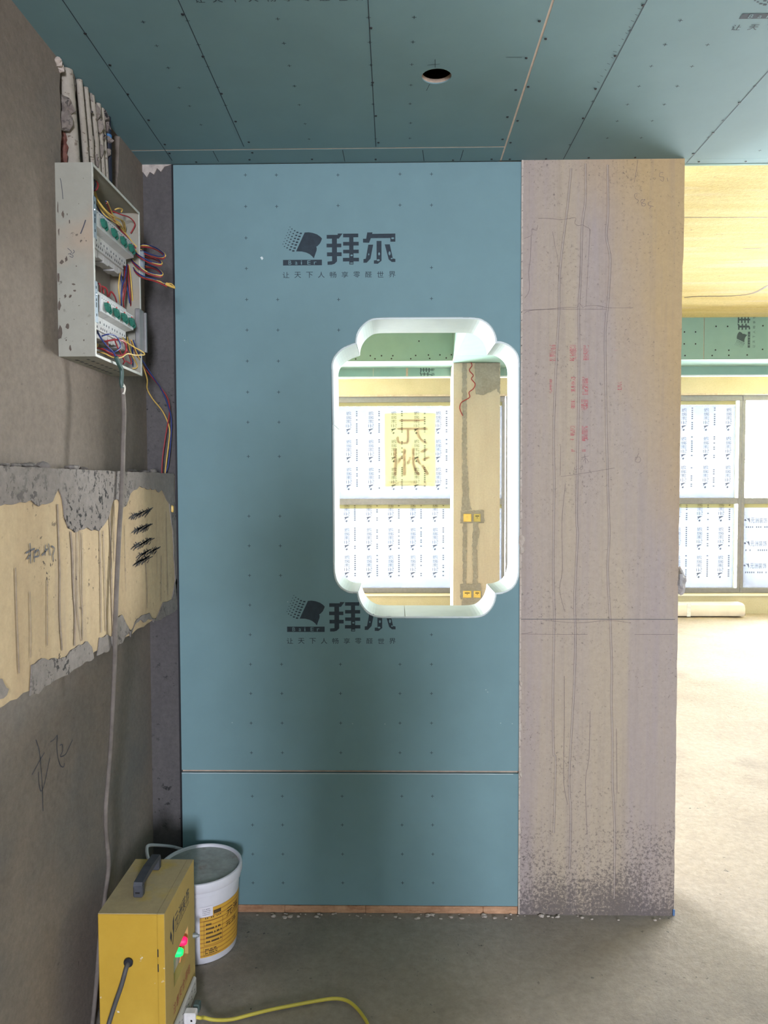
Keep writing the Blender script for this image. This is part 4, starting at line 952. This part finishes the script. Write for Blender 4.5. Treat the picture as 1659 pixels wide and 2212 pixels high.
for x, y in ((131,300),(133,318),(131,336)): p = P(x, y, X=WX-.02); g.blob((WX-.022, p.y, p.z), (.02,.014,.022), 9, .3, y)
obj('broken_brick', g, conc('red_brick', (.16,.06,.045,1), (.22,.10,.075,1), 30, bmp=.8), wall_left)
g = G()
for x, y, rr in ((214,228,.013),(219,240,.012),(222,250,.008),(234,243,.006),(122,133,.009),(128,148,.008)): p = P(x, y, X=WX); g.blob((WX+.004, p.y, p.z), (.012, rr, rr*1.3), 9, .4, x)
obj('plaster_crumb', g, m_beige, wall_left)

# ---- long grey cable from the box down to the floor, green tape at its head
cab = thing('power_cable', (WX+.05, 1.75, 0), 'long grey cable hanging from the breaker box down past the beam', 'cable')
m_cab = conc('dusty_cable', (.125,.105,.088,1), (.19,.16,.135,1), 14, bmp=.3, gran=.1)
pts = [(262,830,-.762),(266,850,-.760),(268,900,-.758),(266,960,-.757),(265,1010,-.757),(262,1080,-.757),(258,1140,-.757),(254,1220,-.757),(251,1290,-.757),(249,1360,-.758),(248,1420,-.765),(245,1500,-.775),(240,1600,-.79),(234,1680,-.80),(229,1740,-.805),(229,1790,-.81),(234,1850,-.815),(234,1880,-.825),(229,1920,-.835),(224,1960,-.84),(216,2020,-.845),(211,2090,-.846),(204,2170,-.848),(196,2240,-.85),(180,2330,-.85)]
g = G(); g.tube([P(x, y, X=X_) for x, y, X_ in pts] , .0062, 10); obj('cable', g, m_cab, cab, True)
g = G(); g.tube([P(x, y, X=X_) for x, y, X_ in ((250,770,-.765),(256,785,-.762),(262,797,-.760),(263,810,-.76),(262,825,-.761),(264,838,-.76))], [.006,.0055], 9); obj('green_tape', g, plain('green_tape', (.035,.075,.06,1), .5), cab, True)
g = G(); g.tube([P(264,832,X=-.759), P(268,838,X=-.757), P(266,852,X=-.759)], [.006,.004], 8); obj('torn_sheath', g, plain('torn_sheath', (.55,.5,.42,1)), cab)

# ================================================================ YELLOW TEMPORARY POWER BOX
ax0, ax1, ay0, ay1, az1 = -.783, -.607, 1.826, 2.100, .410
yb = thing('power_box', ((ax0+ax1)/2, (ay0+ay1)/2, 0), 'yellow metal site power box with black handle and lit red and green lamps', 'power box')
m_yel = conc('yellow_paint', (.50,.30,.035,1), (.56,.35,.05,1), 3, speck=26, thr=.70, speckcol=(.7,.66,.55,1), bmp=.03, fine=25, gran=.05)
m_yeldust = conc('dusty_yellow_top', (.40,.31,.17,1), (.45,.35,.19,1), 7, bmp=.1, gran=.12, third=(.48,.33,.07,1))
m_yeld = conc('yellow_door', (.44,.31,.10,1), (.47,.335,.12,1), 3, bmp=.05, fine=30, gran=.06)
DX = ax1-.018
g = G(); g.box((ax0,ay0,.004),(DX-.001,ay1,az1-.0018),.002); obj('cabinet', g, m_yel, yb)
g = G(); g.box((ax0+.0008,ay0+.0008,az1-.0016),(DX-.0018,ay1-.0008,az1+.0002)); obj('dusty_top', g, m_yeldust, yb)
A = lambda y, z: Vector((ax1, y, z))
wl, wh = (1.897,.162), (2.032,.245)
door_poly = [(DX,ay0,.004),(DX,ay1-.02,.004),(DX,ay1,.02),(DX,ay1,az1-.001),(DX,ay0,az1-.001)]
hole = [(DX,wl[0],.160),(DX,wh[0],.166),(DX,wh[0],.249),(DX,wl[0],.240)]
g = G(); g.prism(door_poly, (.018,0,0), holes=[hole]); door = obj('door', g, m_yeld, yb)
g = G(); g.box((DX,ay0-.0004,.004),(ax1-.001,ay0+.0008,az1-.002)); obj('door_edge', g, m_yel, door)
g = G(); g.box((DX-.001,ay0+.001,az1-.0012),(ax1-.0005,ay1-.001,az1+.0002)); obj('dusty_edge', g, m_yeldust, door)
g = G(); g.box((DX-.0015,wl[0]-.004,.155),(DX+.001,wh[0]+.004,.255)); obj('window_panel', g, plain('inner_panel', (.45,.42,.38,1), .4, var=.15), yb)
g = G(); g.box((DX+.001,wl[0]+.002,.165),(DX+.008,wl[0]+.012,.235)); obj('panel_edge', g, plain('brown_edge', (.09,.04,.03,1)), yb)
g = G(); g.prism([(ax1-.012,1.985,.17),(ax1-.012,wh[0],.17),(ax1-.012,wh[0],.248)], (.002,0,0)); obj('orange_lamp_tint', g, plain('orange_lamp_tint', (.75,.28,.10,1), .5), yb)  # orange triangle carries the red lamp's light in its colour
for nm, (y, z), c, mt in (('red_lamp',(2.004,.221),(1,.01,.10,1),8),('green_lamp',(1.966,.214),(.01,1,.15,1),9)):
    x0_ = DX+.004
    g = G(); g.lathe([(.0001,.0195),(.008,.0185),(.0115,.013),(.0125,0)], (x0_+.0, y, z), 20, 'X'); obj(nm, g, emit(nm, c, 1.1), yb, True)
g = G(); g.lathe([(.0001,.018),(.004,.018),(.004,.012),(.007,.012),(.007,0)], (ax1, 2.084, .186), 14, 'X'); obj('lock', g, m_steel, door, True)
g = G(); g.box((DX-.0012,ay0-.0016,.255),(DX+.0012,ay0+.001,.275)); g.box((DX-.0012,ay0-.0016,.295),(DX+.0012,ay0+.001,.315)); obj('hinge', g, m_ink, door, kind='stuff')
g = G()
for i, c in enumerate('元洲装饰'): put_text(g, c, A(1.912+.0345*i, .313)+Vector((.0004,0,.002*i)), UY, UZ, .030, .040)
Tq = lambda a, b: A(1.868+a*.034, .285+b*.075)+Vector((.0004,0,0))
g.flat([Tq(1.05,1.0),Tq(.75,.85),Tq(.68,.6),Tq(.85,.35),Tq(.6,.05),Tq(.72,-.02),Tq(1.05,.45)]); g.flat([Tq(.0,.45),Tq(.2,.65),Tq(.5,.4),Tq(.35,.18)])
for k in range(18): g.add([A(1.914+k*.0074,.3045+.0004*k)+Vector((.0004,0,0)), A(1.9185+k*.0074,.3045+.0004*k)+Vector((.0004,0,0)), A(1.9185+k*.0074,.3085+.0004*k)+Vector((.0004,0,0)), A(1.914+k*.0074,.3085+.0004*k)+Vector((.0004,0,0))], [(0,1,2,3)])
obj('printed_lettering', g, plain('box_ink', (.04,.045,.06,1)), door)
g = G()
for i, c in enumerate('注意安全用电'): put_text(g, c, A(1.888+.0275*i, .088+.0025*i)+Vector((.0004,0,0)), UY, UZ, .022, .030)
obj('warning_lettering', g, plain('red_ink', (.32,.05,.04,1)), door)
# socket strip and plugs on the door
ss = thing('socket_strip', (ax1+.008, 1.955, .05), 'pale multi-socket strip fixed low on the yellow power box', 'socket')
g = G(); g.box((ax1+.0004,1.845,.020),(ax1+.012,2.072,.072),.004); obj('strip', g, plain('ivory_plastic', (.48,.45,.41,1), .4, var=.06), ss)
g = G()
for k in range(7):
    y = 1.86+k*.03
    for dz in (-.012,.0,.012): g.box((ax1+.0118,y+.004+(.006 if dz else 0),.047+dz-.001),(ax1+.0124,y+.010+(.006 if dz else 0),.047+dz+.001))
obj('socket_slot', g, m_hole, ss)
pg = thing('plug', (ax1+.03, 1.955, .03), 'chunky white plug pushed into the socket strip', 'plug')
pc = P(411, 2193, Y=1.955)
g = G(); g.box((ax1+.0125,1.935,.026),(pc.x+.020,1.962,.058),.003); obj('body', g, plain('white_plug', (.68,.64,.62,1), .4, var=.1, scale=50), pg)
g = G(); g.box((ax1+.030,1.966,.036),(pc.x+.022,1.99,.060),.003); gp = solo('adaptor', g, plain('dark_green_plastic', (.06,.09,.08,1), .5), 'dark green plug adaptor behind the white plug', 'plug')
g = G(); g.lathe([(.0001,.004),(.003,.004),(.003,0)], (ax1+.035,1.935,.038), 10, 'Y'); obj('screw', g, plain('rust', (.4,.22,.14,1)), pg)
g = G()
st = P(424, 2193, Y=1.955)
fl_ = [P(x, y, Z=.008) for x, y in ((462,2203),(500,2202),(540,2192),(585,2181),(630,2172),(690,2161),(722,2157),(748,2161),(768,2175),(785,2196),(797,2220),(815,2290),(830,2380))]
g.tube([Vector((pc.x+.018,1.948,.040)), Vector((pc.x+.030,1.948,.037)), P(440,2198,Z=.02)]+fl_, .0048, 9)
yc_ = solo('yellow_cable', g, plain('yellow_sheath', (.55,.45,.06,1), .5, var=.1, scale=14), 'thin yellow cable snaking across the floor from the white plug', 'cable', True)
# handle
hx = -.703
g = G(); g.box((hx-.013,1.897,az1),(hx+.013,1.918,az1+.034),.003); g.box((hx-.013,2.035,az1),(hx+.013,2.056,az1+.034),.003)
g.prism([(hx-.012,1.897,az1+.030),(hx-.012,2.056,az1+.030),(hx-.012,2.050,az1+.041),(hx-.012,1.976,az1+.046),(hx-.012,1.903,az1+.041)], (.024,0,0)); hd = obj('handle', g, plain('dusty_black_plastic', (.05,.052,.06,1), .6, var=.3, scale=20), yb)
g = G(); g.box((hx-.006,1.8965,az1+.012),(hx+.006,1.8972,az1+.016)); obj('screw', g, m_hole, hd)
g = G(); g.lathe([(.011,-.001),(.0125,-.006),(.009,-.010),(.0065,-.010)], (-.702,ay0,.282), 20, 'Y'); obj('grommet', g, m_ink, yb, True)
g = G(); g.tube([Vector((-.702,ay0+.004,.282)), Vector((-.703,ay0-.018,.276)), P(262,2130,Y=ay0-.03), P(245,2180,Y=ay0-.04), P(228,2240,Y=ay0-.06), P(215,2330,Y=ay0-.08)], .0062, 10)
obj('supply_cable', g, plain('dusty_black_cable', (.07,.065,.06,1), .6), yb, True)

# ================================================================ PAIL
pcx, pcy = -.652, 2.335
pl_ = thing('paint_pail', (pcx, pcy, 0), 'white plastic pail with yellow label and dusty lid behind the power box', 'pail')
m_pail = plain('pail_plastic', (.62,.60,.62,1), .45, var=.05, scale=20)
g = G(); g.lathe([(.113,.0),(.115,.003),(.126,.225),(.131,.228),(.1305,.240),(.126,.242)], (pcx,pcy,0), 64); obj('bucket', g, m_pail, pl_, True)
g = G(); g.lathe([(.1345,.241),(.136,.245),(.1365,.262),(.1345,.270),(.1300,.2715),(.1265,.269),(.1250,.262),(.0001,.261)], (pcx,pcy,0), 64)
lid_m = conc('dusty_lid', (.30,.30,.27,1), (.42,.42,.39,1), 16, bmp=.15, gran=.1, third=(.26,.20,.16,1)); obj('lid_rim', g, m_pail, pl_, True)
g = G(); g.lathe([(.1245,.2612),(.1245,.2622),(.0001,.2622)], (pcx,pcy,0), 48); obj('lid', g, lid_m, pl_)
hp = [(-.121,.06),(-.1365,.02),(-.15,-.03)]
g = G(); h0 = Vector((pcx-.137, pcy+.02, .236)); g.tube([Vector((pcx-.055,pcy+.128,.236)), P(378,1830,X=-.79), P(345,1826,X=-.80), P(322,1826,X=-.806), P(317,1834,X=-.806), P(319,1850,X=-.80), P(325,1865,X=-.79), Vector((pcx-.135,pcy-.02,.225))], .0052, 8); obj('carry_handle', g, m_pail, pl_, True)
def rad(z): return .115 + (.126-.115)*z/.225
def on_pail(a, z, e=.0006): r = rad(z)+e; return Vector((pcx+r*math.cos(a), pcy+r*math.sin(a), z))
def curved(a0, a1, z0, z1, e, n=24):
    g = G()
    for i in range(n+1):
        a = a0+(a1-a0)*i/n; g.v += [tuple(on_pail(a,z0,e)), tuple(on_pail(a,z1,e))]
    for i in range(n): g.f.append((2*i,2*i+2,2*i+3,2*i+1))
    return g
a0 = -math.pi/2+.23; a1 = a0+3.2
m_lab, nt, bs = nodes('pail_label'); bs.inputs['Roughness'].default_value = .5
wv = N(nt,'ShaderNodeTexWave', bands_direction='Z'); tc = N(nt,'ShaderNodeTexCoord'); nt.links.new(tc.outputs['Object'], wv.inputs[0]); wv.inputs['Scale'].default_value = 22; wv.inputs['Distortion'].default_value = 1.2
nt.links.new(mixc(nt, ramp(nt, wv.outputs['Fac'], .05, .35), (.42,.19,.03,1), (.60,.33,.04,1)), bs.inputs['Base Color'])
lab = obj('label', curved(a0, a1, .022, .185, .0006, 40), m_lab, pl_, True)
def lab_text(g, body, a, z, w_, h_, e=.0014):
    vs_, fs = glyph(body); x0 = min(p[0] for p in vs_); x1 = max(p[0] for p in vs_); y0_ = min(p[1] for p in vs_); y1_ = max(p[1] for p in vs_)
    g.add([on_pail(a + (p[0]-x0)/(x1-x0)*w_/.12, z+(p[1]-y0_)/(y1_-y0_)*h_, e) for p in vs_], fs)
g = G()
lab_text(g, '元洲', a0+.74, .132, .058, .030); lab_text(g, '元洲', a0+.72, .098, .05, .019)
for i in range(5): 
    for k in range(12 if i else 4):
        if rnd() > .12: a = a0+.16+k*.036; z = .128-i*.0145; g.add([on_pail(a,z,.0014), on_pail(a+.027,z,.0014), on_pail(a+.027,z+.006,.0014), on_pail(a,z+.006,.0014)], [(0,1,2,3)])
for i in range(3):
    for k in range(13):
        if rnd() > .15 and not (i and k == 3): a = a0+.13+k*.026; z = .046-i*.0065; g.add([on_pail(a,z,.0014), on_pail(a+.019,z,.0014), on_pail(a+.019,z+.0042,.0014), on_pail(a,z+.0042,.0014)], [(0,1,2,3)])
for k in range(9):
    if k not in (2,5): a = a0+.14+k*.05; g.add([on_pail(a,.151,.0014), on_pail(a+.02,.151,.0014), on_pail(a+.02,.1555,.0014), on_pail(a,.1555,.0014)], [(0,1,2,3)])
for k in range(6): a = a0+.36+k*.034; g.add([on_pail(a,.162,.0014), on_pail(a+.028,.162,.0014), on_pail(a+.028,.174,.0014), on_pail(a,.174,.0014)], [(0,1,2,3)])
for (u0,v0,u1,v1) in ((.10,.143,.62,.1438),(.10,.062,.62,.0628),(.10,.062,.106,.143),(.614,.062,.62,.143),(.09,.028,.55,.0287),(.09,.028,.096,.054)):
    q = curved(a0+u0, a0+u1, v0, v1, .0013, 8); g.add(q.v, q.f)
obj('printed_lettering', g, m_ink, lab)
q = curved(a0-.02, a0+.335, .158, .192, .0016, 10); st_ = obj('paper_sticker', q, plain('paper', (.66,.62,.64,1), .8, var=.04), pl_)
g = G()
for i in range(4):
    for k in range(5):
        a = a0+.08+k*.04; g.add([on_pail(a,.165+i*.006,.002), on_pail(a+.028*rnd()+.006,.165+i*.006,.002), on_pail(a+.02,.1672+i*.006,.002), on_pail(a,.1672+i*.006,.002)], [(0,1,2,3)])
obj('printed_lines', g, m_ink2, st_)

for o in list(bpy.data.objects):
    if o.parent and o.name.split('.')[0] in ('knockout_slot','pen_mark','printed_marks','bracket_slot','socket_slot','trowel_groove','pencil_mark','snapped_line','handwriting','scribble','plaster_crumb','mortar_infill','broken_brick',
            'printed_emblem','printed_lettering','warning_lettering','printed_small_line','printed_lines','printed_line','faded_red_lettering','cement_drip','crack','plaster_ridge','joint_filler','indicator','seam_backing','chip_mark','sash_bar','seam','terminal_block','lining_edge'):
        o['kind'] = 'stuff'

# ================================================================ PERSON BEHIND THE CAMERA (casts the soft shadow on the boards)
def skinned(name, verts, edges, mat, parent, root=0, sub=2):
    me = bpy.data.meshes.new(name+'_cage'); me.from_pydata([v[0] for v in verts], edges, []); me.update()
    o = bpy.data.objects.new('cage', me); COL.objects.link(o)
    sk = o.modifiers.new('s', 'SKIN'); sk.use_smooth_shade = True
    if not me.skin_vertices: 
        bpy.context.view_layer.objects.active = o
    for i, v in enumerate(verts):
        d = me.skin_vertices[0].data[i]; r = v[1]; d.radius = (r, r) if not isinstance(r, tuple) else r; d.use_root = (i == root)
    sb = o.modifiers.new('b', 'SUBSURF'); sb.levels = sub; sb.render_levels = sub
    dg = bpy.context.evaluated_depsgraph_get(); dg.update(); m2 = bpy.data.meshes.new_from_object(o.evaluated_get(dg))
    g = G(); g.add([tuple(v.co) for v in m2.vertices], [tuple(p.vertices) for p in m2.polygons])
    bpy.data.objects.remove(o); bpy.data.meshes.remove(me); bpy.data.meshes.remove(m2)
    return obj(name, g, mat, parent, True)
px_, py_ = .29, -.50
man = thing('person', (px_, py_, 0), 'person in dark jacket standing behind the camera with both arms raised', 'person')
V = lambda x, y, z: (px_+x, py_+y, z)
sk_v = [(V(0,0,.96),.165),(V(0,.0,1.12),.150),(V(0,.01,1.30),.15),(V(0,.0,1.42),.10),(V(-.03,.01,1.50),.052),(V(-.05,.03,1.58),.082),(V(-.07,.035,1.665),.088),
        (V(-.17,.0,1.39),.062),(V(-.23,.12,1.20),.046),(V(-.22,.36,1.38),.034),
        (V(.17,.0,1.39),.062),(V(.21,.14,1.20),.046),(V(-.02,.36,1.40),.034),
        (V(-.10,0,.90),.095),(V(-.11,.02,.50),.062),(V(-.12,-.01,.10),.042),(V(-.13,.13,.045),.036),
        (V(.10,0,.90),.095),(V(.11,.02,.50),.062),(V(.12,-.01,.10),.042),(V(.13,.13,.045),.036)]
sk_e = [(0,1),(1,2),(2,3),(3,4),(4,5),(5,6),(3,7),(7,8),(8,9),(3,10),(10,11),(11,12),(0,13),(13,14),(14,15),(15,16),(0,17),(17,18),(18,19),(19,20)]
try:
    skinned('body', sk_v, sk_e, plain('dark_clothes', (.05,.055,.07,1), .85), man)
    for s_, wx in ((-1, V(-.22,.36,1.38)), (1, V(-.02,.36,1.40))):
        hv = [(wx,.03),((wx[0]-s_*.015,wx[1]+.04,wx[2]+.05),.030)]; he = [(0,1)]
        for k in range(4):
            b0 = len(hv); hv += [((wx[0]-s_*.02+(k-1.5)*.017,wx[1]+.055,wx[2]+.085+.004*k),.0095),((wx[0]-s_*.035+(k-1.5)*.016,wx[1]+.062,wx[2]+.115+.003*k),.0085),((wx[0]-s_*.045+(k-1.5)*.015,wx[1]+.05,wx[2]+.135),.0075)]
            he += [(1,b0),(b0,b0+1),(b0+1,b0+2)]
        b0 = len(hv); hv += [((wx[0]-s_*.045,wx[1]+.05,wx[2]+.04),.011),((wx[0]-s_*.065,wx[1]+.055,wx[2]+.07),.009)]; he += [(0,b0),(b0,b0+1)]
        skinned('hand', hv, he, plain('skin', (.45,.27,.19,1), .6), man, sub=1)
    g = G(); g.blob(V(-.07,.02,1.69), (.096,.105,.075), 16, .06, 2); obj('hair', g, plain('black_hair', (.01,.009,.008,1), .6), man, True)
    g = G(); g.box((-.085,-.045,1.49),(.075,-.036,1.57),.004); solo('mobile_phone', g, plain('phone_body', (.02,.02,.022,1), .3), 'dark mobile phone held up behind the camera position', 'phone')
except Exception as e:
    print('person failed', e)
